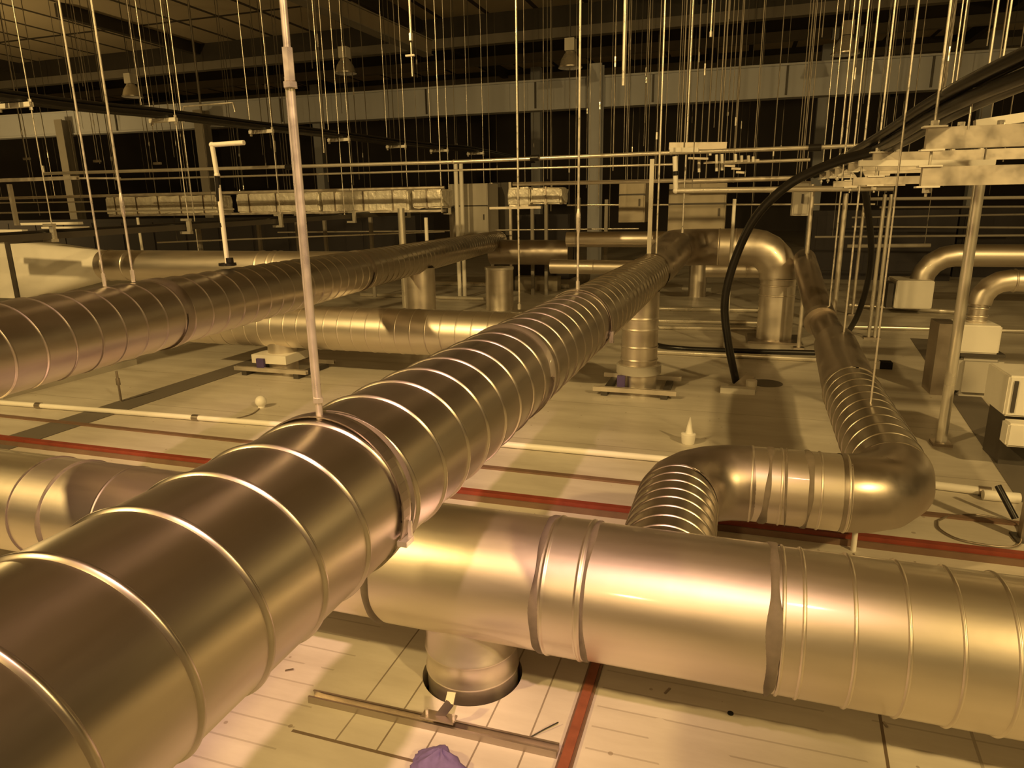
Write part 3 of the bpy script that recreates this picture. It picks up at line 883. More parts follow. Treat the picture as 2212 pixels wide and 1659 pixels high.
# the tray carried by the C brackets
y0, y1 = trp[0][0].y-2.5, trp[-1][0].y+1.5
xa_ = trp[0][0].x-0.085; za = trp[0][1]+0.055; xb_2 = trp[-1][0].x-0.085; zb_ = trp[-1][1]+0.055
t = thing('cable_tray','black cable tray held in the brackets below the left trapezes','tray',((xa_+xb_2)/2,(y0+y1)/2,za))
sl = Vector(((xb_2-xa_)/(trp[-1][0].y-trp[0][0].y),1,(zb_-za)/(trp[-1][0].y-trp[0][0].y)))
pa, pb = Vector((xa_,trp[0][0].y,za))-sl*2.5, Vector((xb_2,trp[-1][0].y,zb_))+sl*1.5
mb = MB(); mb.channel(pa,pb,0.14,0.06,0.004,(0,0,1),0.01); mb.build('tray','dark_steel',t)
mb = MB(); mb.sweep([pa+Vector((0,0,0.03)),pb+Vector((0,0,0.03))],[0.025]*2,10); mb.build('cable','black_rubber',t)

# bent wire hook above the second trapeze, strut bars and pole at left
a, b, c, d_ = at(395,242,y=7.4), at(397,230,y=7.4), at(503,222,y=7.4), at(508,242,y=7.4)
pipe('wire_hook','thin wire bracket bent over the cable bundle at left','bracket',[a-Vector((0,0,0.12)),a,b,c,d_],0.010,'zinc_rod')
a, b = at(-60,392,y=6.5), at(168,384,y=6.5)
t = thing('strut_rail','pale strut bar at the left edge carried on a short leg','strut',((a.x+b.x)/2,6.5,a.z))
mb = MB(); mb.channel(a,b,0.041,0.041,0.004); mb.build('channel','strut_zinc',t)
p, q = at(20,398,y=6.5), at(33,487,y=6.5)
mb = MB(); mb.bar((p.x,6.5,p.z),(p.x,6.5,q.z),0.041,0.041,(0,1,0)); mb.build('leg','strut_zinc',t)
a, b = at(170,385,y=6.9), at(259,385,y=6.9)
mb = MB(); mb.bar(a,b,0.03,0.022); hang(tag(mb.build('strut_rail','strut_zinc'),'short thin strut bar just right of the pale left strut bar','strut'),[a.lerp(b,0.15),a.lerp(b,0.9)])
for k,(a_,b_,ya,th,mt_,lab) in enumerate((((-60,512),(92,508),5.15,0.075,'dark_steel','dark strut bar lying in front of the pale rectangular duct'),
      ((-60,499),(54,499),5.2,0.028,'light_panel','thin cream bar along the dark strut at the left edge'),
      ((50,484),(174,482),5.6,0.026,'light_panel','cream flat bar on top of the rectangular duct'),
      ((95,492),(188,491),5.6,0.020,'light_panel','lower cream flat bar beside the first bracket'))):
    a, b = at(a_[0],a_[1],y=ya), at(b_[0],b_[1],y=ya)
    mb = MB(); mb.bar(a,b,0.06,th); tag(mb.build('strut_bar',mt_),lab,'bar')

# ------------------------------------------------------------------ conduits crossing the hall
corner_pipe('conduit','long shiny conduit crossing the whole view with an upturned left end','conduit',[at(92,358,y=8),at(95,375,y=8),at(980,350,y=8),at(1450,330,y=8),at(1885,314,y=8)],0.022,'pale_conduit')
p = at(625,361,y=7.97); mb = MB(); mb.cyl(p-Vector((0.05,0,0)),p+Vector((0.05,0,0)),0.034,14); tag(mb.build('conduit_clamp','black_rubber'),'black clamp on the long conduit behind the hanger tube','clamp')
p = at(1155,341,y=7.97); mb = MB(); mb.cyl(p-Vector((0.05,0,0)),p+Vector((0.05,0,0)),0.034,14); tag(mb.build('conduit_clamp','black_rubber'),'black clamp on the long conduit at the middle','clamp')
p = at(1760,319,y=7.97); mb = MB(); mb.cyl(p-Vector((0.06,0,0)),p+Vector((0.06,0,0)),0.036,14); tag(mb.build('conduit_clamp','black_rubber'),'black clamp on the long conduit at right, over the hose','clamp')
def xpipe(lab, a, b, y, r, mat='pale_conduit', name='conduit', group=None, cat='conduit'):
    p, q = at(a[0],a[1],y=y), at(b[0],b[1],y=y)
    return hang(pipe(name,lab,cat,[p,q],r,mat,group),[p.lerp(q,0.08),p.lerp(q,0.93)])
xpipe('thin conduit just under the long shiny conduit',(250,388),(1455,355),9.0,0.014)
xpipe('pale rail running along the top of the foil duct',(-60,430),(960,405),9.5,0.024,'strut_zinc','support_rail',None,'rail')
xpipe('pale rail right of the grey cabinet, below the long conduit',(1108,398),(1460,390),9.5,0.026,'strut_zinc','support_rail',None,'rail')
xpipe('pale rail behind the black hose arch',(1460,392),(1740,384),9.5,0.030,'strut_zinc','support_rail',None,'rail')
xpipe('thin wire-like conduit at the left edge under the rail',(-60,439),(195,436),9.0,0.010)
xpipe('thin conduit crossing the lower edge of the foil duct at left',(-60,461),(505,452),8.6,0.012)
xpipe('thin conduit behind the cabinets, right half',(1225,443),(1890,441),11,0.014)
xpipe('faint conduit across the dark bay at right',(1880,430),(2280,426),11,0.022,'purlin_grey')
xpipe('bright thick conduit running to the white pipe elbow at right',(1460,412),(1930,406),7.0,0.026)
xpipe('thin conduit under the long conduit at right',(1560,352),(1750,345),8.6,0.018)
xpipe('thin rail low in the dark gap left of centre',(340,524),(960,500),11,0.014)
xpipe('upper thin rail in the dark gap left of centre',(600,502),(1380,494),13,0.014)
xpipe('faint rail low behind the dark bay',(1830,532),(2010,530),12.0,0.030,'purlin_grey')
xpipe('second faint rail low behind the dark bay',(1760,512),(2280,508),14,0.020,'purlin_grey')
xpipe('third faint rail in the dark bay at right',(1840,490),(2280,492),15,0.020,'purlin_grey')
xpipe('faint rail high in the dark bay at right',(1840,470),(2280,462),16,0.020,'purlin_grey')
xpipe('upper faint rail in the dark bay at right',(1900,448),(2280,446),15,0.020,'purlin_grey')

# white plastic pipes with bends
q0_ = on2(492,588); PS = (q0_-O2).dot(V2); PY = p2(PS).y
t = corner_pipe('plastic_pipe','white plastic pipe bent at the top, standing on the dark spiral duct at left','pipe',[at(527,308,y=PY),at(458,313,y=PY),at(469,378,y=PY),at(491.5,570,y=PY)],0.0140,'white_plastic')
for (pa_,pb_) in (((469,380),(474,435)),((478,482),(480,491))):
    a, b = at(*pa_,y=PY), at(*pb_,y=PY); mb = MB(); mb.cyl(a,b,0.0165,14); mb.build('black_sleeve','black_rubber',t)
b = at(491.5,571,y=PY); mb = MB(); mb.cyl(b-Vector((0,0,0.008)),b+Vector((0,0,0.008)),0.052,24); mb.cyl(b-Vector((-0.02,0,-0.01)),b+Vector((0.02,0,0.04)),0.022,14); mb.build('foot_flange','black_rubber',t)
t = corner_pipe('plastic_pipe','white plastic pipe dropping to an elbow right of centre','pipe',[at(1458,338,y=7.0),at(1460,412,y=7.0),at(1500,412,y=7.0)],0.024,'white_plastic')
a, b = at(1460,370,y=7.0), at(1460,379,y=7.0); mb = MB(); mb.cyl(a,b,0.030,14); mb.build('black_sleeve','black_rubber',t)
# strut heads above that pipe
a, b = at(1446,316,y=8.3), at(1570,315,y=8.3)
mb = MB(); mb.bar(a,b,0.08,0.075); hang(tag(mb.build('strut_bar','strut_zinc'),'grey strut head above the white pipe elbow','bar'),[a.lerp(b,0.2),a.lerp(b,0.85)],0.008)
a, b = at(1447,324,y=7.2), at(1509,324,y=7.2)
mb = MB(); mb.bar(a,b,0.06,0.042); hang(tag(mb.build('strut_bar','light_panel'),'bright short strut on top of the white pipe elbow','bar'),[a.lerp(b,0.5)],0.008)
# cluster of small threaded stubs and brackets
cl = thing('valve_rack','cluster of small brackets and stubs beside the strut head right of centre','rack',at(1530,370,y=8.4))
a, b = at(1520,352,y=8.4), at(1640,346,y=8.4)
mb = MB(); mb.bar(a,b,0.05,0.022); mb.build('rail','strut_zinc',cl); hang(cl,[a.lerp(b,0.3),a.lerp(b,0.9)],0.006)
for px, y0_, y1_ in ((1510,345,372),(1548,334,370),(1560,333,368),(1589,333,350),(1602,336,350),(1617,336,350),(1627,338,350),(1534,326,336)):
    p, q = at(px,y0_,y=8.35), at(px,y1_,y=8.35); mb = MB(); mb.cyl(p,q,0.016,8); mb.build('stub','light_panel',cl)
for (px,py,px2) in ((1565,358,1588),(1580,364,1600),(1590,372,1608),(1487,342,1530)):
    p, q = at(px,py,y=8.3), at(px2,py+1,y=8.3); mb = MB(); mb.bar(p,q,0.05,0.022); mb.build('bracket','strut_zinc',cl)

# ------------------------------------------------------------------ foil wrapped duct and cabinets
def rbox(lo, hi, name, mat, bev=0.03, seed=1, crink=0.0):
    bm = bmesh.new()
    bmesh.ops.create_cube(bm, size=1.0)
    c = (Vector(lo)+Vector(hi))/2; s = Vector(hi)-Vector(lo)
    for v in bm.verts: v.co = Vector((v.co.x*s.x, v.co.y*s.y, v.co.z*s.z))
    n = max(2, int(s.x/0.10)) if crink else 0
    if n:
        bmesh.ops.bisect_plane(bm, geom=bm.verts[:]+bm.edges[:]+bm.faces[:], plane_co=(0,0,0), plane_no=(1,0,0))
        for i in range(1, n):
            bmesh.ops.bisect_plane(bm, geom=bm.verts[:]+bm.edges[:]+bm.faces[:], plane_co=(-s.x/2+s.x*i/n,0,0), plane_no=(1,0,0))
    bmesh.ops.bevel(bm, geom=[e for e in bm.edges if e.calc_face_angle(0) > 1.0], offset=bev, segments=2, affect='EDGES')
    if crink:
        rr_ = random.Random(seed)
        bmesh.ops.subdivide_edges(bm, edges=[e for e in bm.edges if e.calc_length() > 0.12], cuts=2)
        for v in bm.verts: v.co += Vector((rr_.uniform(-1,1),rr_.uniform(-1,1),rr_.uniform(-1,1)))*crink
    mb = MB(); vs = [v.co+c for v in bm.verts]; bm.verts.index_update()
    mb.add(vs,[[v.index for v in f.verts] for f in bm.faces],bool(crink))
    bm.free()
    return mb
FY = 10.0
foil = [((225,427),(468,462),'dull foil-wrapped duct length at left behind the thin rods'),((508,418),(690,458),'brightest foil-wrapped duct length, left half, by the hanger tube'),((692,414),(882,457),'foil-wrapped duct length left of the pair of white posts'),
        ((889,409),(955,449),'short foil-wrapped piece touching the grey cabinet'),((1096,405),(1144,445),'small bright foil-wrapped piece right of the dark pillar'),((1146,406),(1212,440),'foil-wrapped stub at the middle behind the thin rod')]
for i, (a_, b_, lab) in enumerate(foil):
    p, q = at(a_[0],a_[1],y=FY), at(b_[0],b_[1],y=FY)
    mb = rbox((p.x,FY,q.z),(q.x,FY+0.45,p.z),'', '', 0.025, i+2, 0.009)
    o = mb.build('foil_duct','foil'); tag(o,lab,'duct','foil-wrapped ducts')
    nst = max(1,int((q.x-p.x)/0.42))
    for k in range(nst):
        xx = p.x+(k+0.5)*(q.x-p.x)/nst
        m2 = MB(); m2.box((xx-0.012,FY-0.014,q.z-0.008),(xx+0.012,FY+0.464,p.z+0.014)); m2.build('strap','dull_steel',o)
p, q = at(240,466,y=FY), at(960,455,y=FY)
mb = MB(); mb.bar(p,q,0.10,0.035); tag(mb.build('support_rail','strut_zinc'),'pale rail under the row of foil-wrapped ducts','rail')
p, q = at(1060,466,y=FY), at(1170,448,y=FY)
mb = MB(); mb.bar(Vector((p.x,FY,q.z)),q,0.10,0.035); hang(tag(mb.build('support_rail','strut_zinc'),'short pale rail under the foil pieces right of the pillar','rail'),[q+Vector((-0.05,0.3,0.0))])
def cabinet(lab, a, b, y, dep, mat='grey_panel', seams=()):
    p, q = at(a[0],a[1],y=y), at(b[0],b[1],y=y)
    t = thing('cabinet',lab,'cabinet',((p.x+q.x)/2,y+dep/2,q.z))
    mb = MB(); mb.box((p.x,y,q.z),(q.x,y+dep,p.z)); mb.build('body',mat,t)
    mb = MB(); mb.box((p.x+0.02,y-0.012,q.z+0.02),(q.x-0.02,y,p.z-0.02)); mb.build('door',mat,t)
    mb = MB(); mb.box((q.x-0.09,y-0.03,(p.z+q.z)/2-0.05),(q.x-0.07,y-0.012,(p.z+q.z)/2+0.05)); mb.build('handle','dark_steel',t)
    hang(t,[(p.x+0.05,y+dep/2,p.z),(q.x-0.05,y+dep/2,p.z)],0.006)
    for zz in seams:
        z_ = p.z+(q.z-p.z)*zz
        mb = MB(); mb.box((p.x,y-0.016,z_-0.012),(q.x,y-0.010,z_+0.012)); mb.build('band','dark_steel',t)
    return t
cabinet('grey cabinet behind the pair of white posts',(968,398),(1056,540),12.6,0.6,'grey_panel',(0.33,))
cabinet('dim brown cabinet left of the strut behind the long spiral duct',(1338,395),(1392,480),10.5,0.5,'cardboard',(0.3,))
cabinet('beige cabinet above the far bend, behind the white pipe elbow',(1446,398),(1563,520),9.9,0.5,'cardboard',(0.1,0.35))
cabinet('small pale box hanging behind the black hose arch',(1716,392),(1746,466),8.8,0.25,'grey_panel')
p = at(1080,400,y=13.4)
t = thing('pillar','dark pillar standing at the end of the dark left duct','pillar',(p.x,10.8,0))
zt = p.z+0.05
MB().box((p.x-0.18,13.4,0),(p.x+0.20,13.8,zt)).build('shaft','dark_steel',t)
MB().box((p.x-0.21,13.37,0),(p.x-0.15,13.43,zt)).build('corner_angle','strut_zinc',t)
MB().box((p.x+0.19,13.37,0),(p.x+0.24,13.43,zt)).build('corner_angle','strut_zinc',t)

# ------------------------------------------------------------------ posts standing among the pipes
def post(lab, a, b, y, r, mat='pale_conduit', n=1, gap=0.06, name='support_post', foot=True):
    p, q = at(a[0],a[1],y=y), at(b[0],b[1],y=y)
    zb = 0.0 if foot else max(0.0,q.z)
    t = thing(name,lab,'post',(p.x,y,zb))
    for k in range(n):
        mb = MB(); mb.cyl((p.x+k*gap,y,zb),(p.x+k*gap,y,p.z),r,16); mb.build('pole',mat,t)
    if foot:
        mb = MB(); mb.cbox((p.x+(n-1)*gap/2,y,zb+0.01),(0.12+(n-1)*gap,0.12,0.02)); mb.build('foot_plate','dull_steel',t)
    return t
post('pair of bright white posts in front of the grey cabinet',(984,354),(989,545),12.2,0.038,'white_plastic',2,0.105)
post('round shiny post standing on the floor at right under the strut trapezes',(2116,396),(2035,962),5.285,0.034,'pale_conduit')
post('double bright post left of the round shiny post, in the dark bay',(1912,420),(1890,668),9.5,0.022,'pale_conduit',2,0.07)
post('slim post behind the hose arch near the far bend',(1757,398),(1746,560),8.6,0.022,'strut_zinc')
post('slim leaning-looking post in the dark bay beside the hanging rods',(1828,418),(1815,610),9.6,0.030,'strut_zinc')
post('thin post far back in the dark bay at right of the second hose',(1868,430),(1858,600),11.5,0.022,'strut_zinc')
post('short post between the foil duct and the round duct at left',(297,470),(300,545),8.5,0.020,'white_plastic')
post('thin white post right of the dark left duct gap',(920,470),(925,520),9.0,0.026,'white_plastic')
post('pale post under the second rail left of the cabinet',(866,450),(868,520),9.0,0.050,'pale_conduit')
post('thin post under the beige cabinet rail',(1587,430),(1583,498),8.4,0.020,'white_plastic')
p = floor_at(2203,1165)
t = thing('support_post','dark square post standing at the right edge','post',(p.x+0.02,p.y,0))
zt = at(2203,870,y=p.y).z
MB().box((p.x-0.005,p.y-0.02,0),(p.x+0.045,p.y+0.03,zt)).build('pole','dull_steel',t)
MB().box((p.x-0.03,p.y-0.05,0),(p.x+0.07,p.y+0.06,0.012)).build('foot_plate','dark_steel',t)

# ------------------------------------------------------------------ right hand strut trapezes with the cable bundle
up_l = [(2000,300),(1885,342),(1832,362),(1803,371),(1784,377),(1770,381)]
lo_l = [(1990,382),(1842,392),(1800,398)]
rlab = ['nearest double strut trapeze at the right edge, two tiers of pale beams','second strut trapeze from the right, left end at a thin rod','third strut trapeze behind the second one at right','fourth strut trapeze of the right row, small','fifth strut trapeze of the right row, small and dim','farthest strut trapeze of the right row']
rt_ = []
for k, e_ in enumerate(up_l):
    yk = 3.9+1.4*k
    p = at(e_[0],e_[1],y=yk)
    rt_.append(p)
    ht = 0.098 if k == 0 else 0.066
    ln = (2.6,2.2,1.0,0.8,0.7,0.6)[k]
    t = thing('strut_trapeze',rlab[k],'trapeze',(p.x+ln/2,yk,p.z),'strut trapezes at right')
    mb = MB(); mb.bar((p.x,yk,p.z),(p.x+ln,yk,p.z),0.041,ht); mb.build('beam','strut_zinc',t)
    rx = p.x+0.03
    zlow = p.z-0.05
    if k < len(lo_l):
        q = at(lo_l[k][0],lo_l[k][1],y=yk)
        ht2 = 0.088 if k == 0 else 0.05
        l2 = ln if k == 0 else ln*0.55
        mb = MB(); mb.bar((min(q.x,p.x),yk,q.z),(q.x+l2,yk,q.z),0.041,ht2); mb.build('beam','strut_zinc',t)
        zlow = q.z-ht2/2
        for z_ in (q.z+ht2/2+0.004, q.z-ht2/2-0.004):
            mb = MB(); mb.cbox((rx,yk,z_),(0.10,0.06,0.008)); mb.build('washer_plate','light_panel',t)
    for z_ in (p.z+ht/2+0.004, p.z-ht/2-0.004):
        mb = MB(); mb.cbox((rx,yk,z_),(0.10,0.06,0.008)); mb.build('washer_plate','light_panel',t)
    mb = MB(); mb.cyl((rx,yk,zlow-0.05),(rx,yk,ROOF),0.0066,10); mb.build('rod','zinc_rod',t)
    for z_ in (p.z+ht/2+0.02, zlow-0.02):
        mb = MB(); mb.cyl((rx,yk,z_-0.012),(rx,yk,z_+0.012),0.018,6); mb.build('nut','zinc_rod',t)
    if k < 2:
        mb = MB(); mb.cyl((p.x+ln-0.05,yk,p.z-0.05),(p.x+ln-0.05,yk,ROOF),0.0075,10); mb.build('rod','zinc_rod',t)
        for dx in (0.14,0.30,0.46,0.62):
            mb = MB(); mb.cyl((p.x+dx,yk,p.z+ht/2),(p.x+dx,yk,p.z+ht/2+0.02),0.016,6); mb.build('nut','zinc_rod',t)
a, b = at(1855,353,y=4.6), at(2148,352,y=4.6)
mb = MB(); mb.bar(a,b,0.05,0.032); hang(tag(mb.build('strut_bar','light_panel'),'bright flat bar between the two tiers of the nearest right trapeze','bar'),[b-Vector((0.05,0,0))])
a, b = at(2105,270,y=4.2), at(2300,240,y=4.2)
mb = MB(); mb.bar(a,b,0.05,0.045); tag(mb.build('strut_bar','light_panel'),'pale bar rising to the right edge above the nearest right trapeze','bar')
p = at(2104,190,y=3.7)
mb = MB(); mb.sweep([Vector((p.x,3.7,at(2095,280,y=3.7).z)),p,p+Vector((0.03,0,0.0))],[0.005]*3,8); tag(mb.build('hook_rod','zinc_rod'),'short hooked rod standing on the nearest right trapeze','rod')
for j,(dx,dz,r) in enumerate(((0.05,0.10,0.030),(0.12,0.10,0.034),(0.02,0.16,0.028),(0.09,0.17,0.026))):
    P0 = rt_[0]+Vector((dx+0.35,-2.2,dz+0.10+0.02*j))
    pts = [P0+Vector((0.5,-9.0,0.03)), P0+Vector((0.22,-3.0,0.02)), P0, rt_[0]+Vector((dx+0.06,-0.2,dz+0.05)), rt_[1]+Vector((dx,-0.2,dz-0.02)), rt_[2]+Vector((dx,0,dz-0.03)), rt_[3]+Vector((dx,0,dz-0.03)), rt_[4]+Vector((dx,0,dz-0.03)), rt_[5]+Vector((dx,2,dz-0.03))]
    pipe('power_cable','black cable in the thick bundle lying on the right trapezes','cable',pts,r,'black_rubber','cables on the right trapezes',12,True)
# black hose that leaves the bundle, arches over and comes down to a foot plate
hose = [(1980,285,5.3),(1895,324,5.55),(1800,352,5.8),(1705,398,6.0),(1632,470,6.15),(1588,560,6.3),(1566,650,6.45),(1572,735,6.55)]
pts = [at(a_,b_,y=c_) for a_,b_,c_ in hose]
f_ = floor_at(1590,832); pts.append(f_+Vector((0,0,0.03)))
pipe('flexible_hose','thick black hose arching down to the foot plate on the floor','hose',pts,0.036,'black_rubber',None,14,True)
pts = [at(1820,352,y=7.6),at(1858,378,y=7.8),at(1874,450,y=8.2),at(1882,545,y=8.6),at(1872,620,y=9.0),at(1852,682,y=9.3)]
f2 = floor_at(1832,722); pts.append(f2+Vector((0,0,0.03)))
pipe('flexible_hose','thinner black hose hanging behind the rods at right','hose',pts,0.034,'black_rubber',None,14,True)
t = thing('foot_plate','low pale plate on the floor where the black hose ends','plate',f_)
p, q = floor_at(1556,846), floor_at(1630,848)
mb = MB(); mb.bar((p.x,p.y,0.025),(q.x,p.y,0.025),0.10,0.05); mb.build('plate','light_panel',t)
mb = MB(); mb.cyl((f_.x+0.13,p.y+0.10,0.0),(f_.x+0.13,p.y+0.10,0.10),0.05,18); mb.build('socket','light_panel',t)
mb = MB(); mb.bar((f_.x+0.03,p.y+0.08,0.05),(f_.x+0.12,p.y+0.28,0.09),0.10,0.02); mb.build('bracket','strut_zinc',t)
p = floor_at(1655,828); mb = MB(); mb.sweep([Vector((p.x,p.y,0.001)),Vector((p.x,p.y,0.003))],[0.15,0.15],32); tag(mb.build('floor_disc','joint_strip'),'flat dark round disc on the floor beside the hose foot','cover')  # thin dark disc flat on the floor by the foot plate
pts = [floor_at(1388,728),floor_at(1412,748),floor_at(1465,758),floor_at(1600,764),floor_at(1760,768)]
pipe('floor_hose','black hose lying on the floor in front of the far bend','hose',[p+Vector((0,0,0.032)) for p in pts],0.030,'black_rubber',None,12,True)
a, b = floor_at(1392,764), floor_at(1760,778)
pipe('floor_conduit','pale conduit on the floor beside the black floor hose','conduit',[Vector((a.x,a.y,0.03)),Vector((b.x,a.y,0.03))],0.028,'pale_conduit')

# ------------------------------------------------------------------ conduits lying on the floor
def fpipe(lab, a, b, r, mat='pale_conduit', joints=()):
    p, q = floor_at(*a), floor_at(*b)
    t = thing('floor_conduit',lab,'conduit',((p.x+q.x)/2,(p.y+q.y)/2,0))
    mb = MB(); mb.cyl((p.x,p.y,r+0.004),(q.x,q.y,r+0.004),r,14); mb.build('pipe',mat,t)
    for px in joints:
        j = floor_at(px, a[1]+(b[1]-a[1])*(px-a[0])/(b[0]-a[0]))
        dv = (q-p).normalized()
        mb = MB(); mb.cyl((j.x-dv.x*0.03,j.y-dv.y*0.03,r+0.004),(j.x+dv.x*0.03,j.y+dv.y*0.03,r+0.004),r*1.25,14); mb.build('joint','dull_steel',t)
    return t
fpipe('white conduit on the floor behind the red rail, left of the long duct',(-80,869),(640,926),0.022,'white_plastic',(85,424))
fpipe('white conduit on the floor between the long duct and the branch duct',(920,951),(1530,1008.5),0.022,'white_plastic')
fpipe('white conduit on the floor right of the branch duct',(1975,1052),(2140,1073),0.024,'white_plastic',(2125,))
fpipe('bright far conduit on the floor left of the round pipe stub',(780,640),(1046,650),0.035,'pale_conduit')
fpipe('far conduit on the floor right of the long duct, upper one',(1385,671),(1660,676),0.035,'pale_conduit')
fpipe('far conduit on the floor right of the long duct, middle one',(1385,697),(1662,703),0.030,'pale_conduit')
fpipe('far conduit on the floor right of the long duct, lower one',(1385,711),(1660,716),0.026,'pale_conduit')
fpipe('far conduit on the floor behind the pale boxes at right',(1835,664),(2062,679),0.035,'pale_conduit')
fpipe('far conduit crossing the floor at the right edge',(1840,711),(2290,722),0.028,'pale_conduit')
fpipe('distant conduit on the floor at the far right',(1830,584),(2290,590),0.06,'pale_conduit')
fpipe('distant conduit on the floor near the left pipe stub',(930,616),(1230,624),0.05,'pale_conduit')
a, b = floor_at(0,862), floor_at(290,787)
mb = MB(); mb.bar(Vector((a.x,a.y,0.03)),Vector((b.x,b.y,0.03)),0.09,0.06); tag(mb.build('floor_batten','grey_panel'),'pale batten on the floor under the dark left duct','batten')
p, q = at(252,800,y=4.9), floor_at(262,868)
mb = MB(); mb.cyl((q.x,q.y,0),(q.x,q.y,at(254,802,y=q.y).z),0.010,8); mb.cyl((q.x,q.y,0.16),(q.x,q.y,0.22),0.018,8); tag(mb.build('floor_stud','dull_steel'),'thin upright stud on the floor left of the joint strip box','stud')

# small things on the floor
p = floor_at(565,880)
t = thing('ball_float','small white knob on the floor behind the long spiral duct','knob',(p.x,p.y,0))
mb = MB(); mb.ball((p.x,p.y,0.055),0.050,16,10); mb.build('knob','white_plastic',t)
mb = MB(); mb.cyl((p.x,p.y,0),(p.x,p.y,0.02),0.03,14); mb.build('base','white_plastic',t)
a, b = floor_at(500,908), floor_at(560,884)
pipe('wire_offcut','thin wire on the floor leading to the white knob','wire',[a+Vector((0,0,0.004)),(a+b)/2+Vector((0.05,0,0.004)),b+Vector((0,0,0.006))],0.006,'dull_steel',None,8,True)
p = floor_at(1486,958)
t = thing('sealant_nozzle','white sealant nozzle standing on the floor behind the branch duct','nozzle',(p.x,p.y,0))
mb = MB(); mb.sweep([Vector((p.x,p.y,z)) for z in (0,0.005,0.075,0.080)],[0.040,0.045,0.052,0.046],20); mb.build('cup','white_plastic',t)
mb = MB(); mb.sweep([Vector((p.x+0.005,p.y,z)) for z in (0.078,0.085,0.20)],[0.030,0.026,0.006],16); mb.build('cone','white_plastic',t)
p = floor_at(1902,795)
t = thing('junction_box','small pale box with a dark end on the floor right of the branch duct','box',(p.x,p.y,0))
mb = MB(); mb.box((p.x-0.12,p.y-0.06,0),(p.x-0.02,p.y+0.08,0.08)); mb.build('body','light_panel',t)
mb = MB(); mb.box((p.x-0.02,p.y-0.05,0.0),(p.x+0.10,p.y+0.07,0.07)); mb.build('cap','hole_dark',t)
c = floor_at(2112,1150)
lo_ = [floor_at(a_,b_) for a_,b_ in ((2025,1128),(2055,1117),(2110,1115),(2170,1126),(2200,1140),(2205,1170),(2190,1184),(2140,1182),(2070,1168),(2030,1146))]
q = smooth_path([p+Vector((0,0,0.008)) for p in lo_+[lo_[0]]],6)[:-1]
mb = MB(); mb.sweep(q,[0.0055]*len(q),8,False,True,True); tag(mb.build('wire_loop','dull_steel'),'thin wire loop lying on the floor at the right edge','wire')
pts = [at(2168,1078,y=3.9),at(2182,1100,y=3.85)]
f3 = floor_at(2192,1128)
pipe('black_tube','short black tube leaning at the dark right-hand post','tube',[f3+Vector((-0.07,0.10,0.16)),f3+Vector((-0.05,0.07,0.12)),f3+Vector((0.0,0.0,0.02))],0.017,'black_rubber',None,10,True)
p = floor_at(2130,1080)
mb = MB(); mb.cyl((p.x-0.02,p.y,0.03),(p.x+0.16,p.y,0.03),0.030,16); tag(mb.build('floor_fitting','light_panel'),'pale pipe fitting at the end of the right floor conduit','fitting')
# ------------------------------------------------------------------ pipes and boxes at right
def box_unit(lab, a, b, y, dep, mat='light_panel', name='terminal_box'):
    p, q = at(a[0],a[1],y=y), at(b[0],b[1],y=y)
    t = thing(name,lab,'box',((p.x+q.x)/2,y+dep/2,max(0,q.z)))
    z0 = max(0.0,q.z)
    mb = rbox((p.x,y,z0),(q.x,y+dep,p.z),'','',0.012); mb.build('body',mat,t)
    return t, p, q, z0
# far pair: box with a pipe that bends over to the right
yb = 11.6
t, p, q, z0 = box_unit('pale box on the far floor at right with a round pipe rising from it',(1938,606),(2012,668),yb,0.7)
mb = MB(); mb.box((p.x-0.10,yb+0.05,z0),(p.x-0.02,yb+0.5,p.z-0.05)); mb.build('side_plate','dark_steel',t)
R_ = 0.165
cx_ = at(1990,600,y=yb+0.35).x
zp = at(2100,552,y=yb+0.35).z
pt = thing('bent_pipe','round steel pipe bending from the far pale box to the right edge','pipe',(cx_,yb+0.35,p.z))
mb = MB(); mb.rings((cx_,yb+0.35,p.z),(cx_,yb+0.35,zp-0.42),R_*0.88,[0.04,0.11],0.012,0.03,36,False); mb.build('riser','cross_steel',pt)
e = arc((cx_+0.42,yb+0.35,zp-0.42),0.42,PI,PI/2,(1,0,0),(0,0,1),4)
mb = MB(); mb.sweep(e,[R_]*len(e),36,False); mb.build('elbow','cross_steel',pt)
mb = MB(); mb.cyl(e[-1],e[-1]+Vector((6,0,0)),R_,36); mb.build('run','cross_steel',pt)
# near pair
yb = 6.7
t, p, q, z0 = box_unit('pale box at right under a round pipe, upper of two stacked blocks',(2078,702),(2157,766),yb,0.36)
mb = MB(); mb.box((p.x-0.16,yb+0.03,0.0),(p.x-0.012,yb+0.33,p.z)); mb.build('side_plate','dull_steel',t)
p2_, q2_ = at(2072,768,y=yb), at(2160,862,y=yb)
o = thing('floor_pedestal','rounded pale block on the floor carrying the box at right','block',((p2_.x+q2_.x)/2,yb+0.18,0))
mb = rbox((p2_.x,yb-0.01,0.0),(q2_.x,yb+0.37,z0-0.02),'','',0.05); mb.build('body','grey_panel',o)
mb = MB(); mb.box((p2_.x+0.01,yb,z0-0.03),(q2_.x-0.01,yb+0.36,z0)); mb.build('gasket','dark_steel',o)
R_ = 0.092
cx_ = at(2110,690,y=yb+0.18).x
zp = at(2190,606,y=yb+0.18).z
pt = thing('bent_pipe','round steel pipe bending from the near stacked box to the right edge','pipe',(cx_,yb+0.18,p.z))
mb = MB(); mb.rings((cx_,yb+0.18,p.z),(cx_,yb+0.18,zp-0.20),R_*0.80,[0.02,0.06,0.13,0.17],0.010,0.025,32,False); mb.build('riser','cross_steel',pt)
e = arc((cx_+0.20,yb+0.18,zp-0.20),0.20,PI,PI/2,(1,0,0),(0,0,1),4)
mb = MB(); mb.sweep(e,[R_]*len(e),32,False); mb.build('elbow','cross_steel',pt)
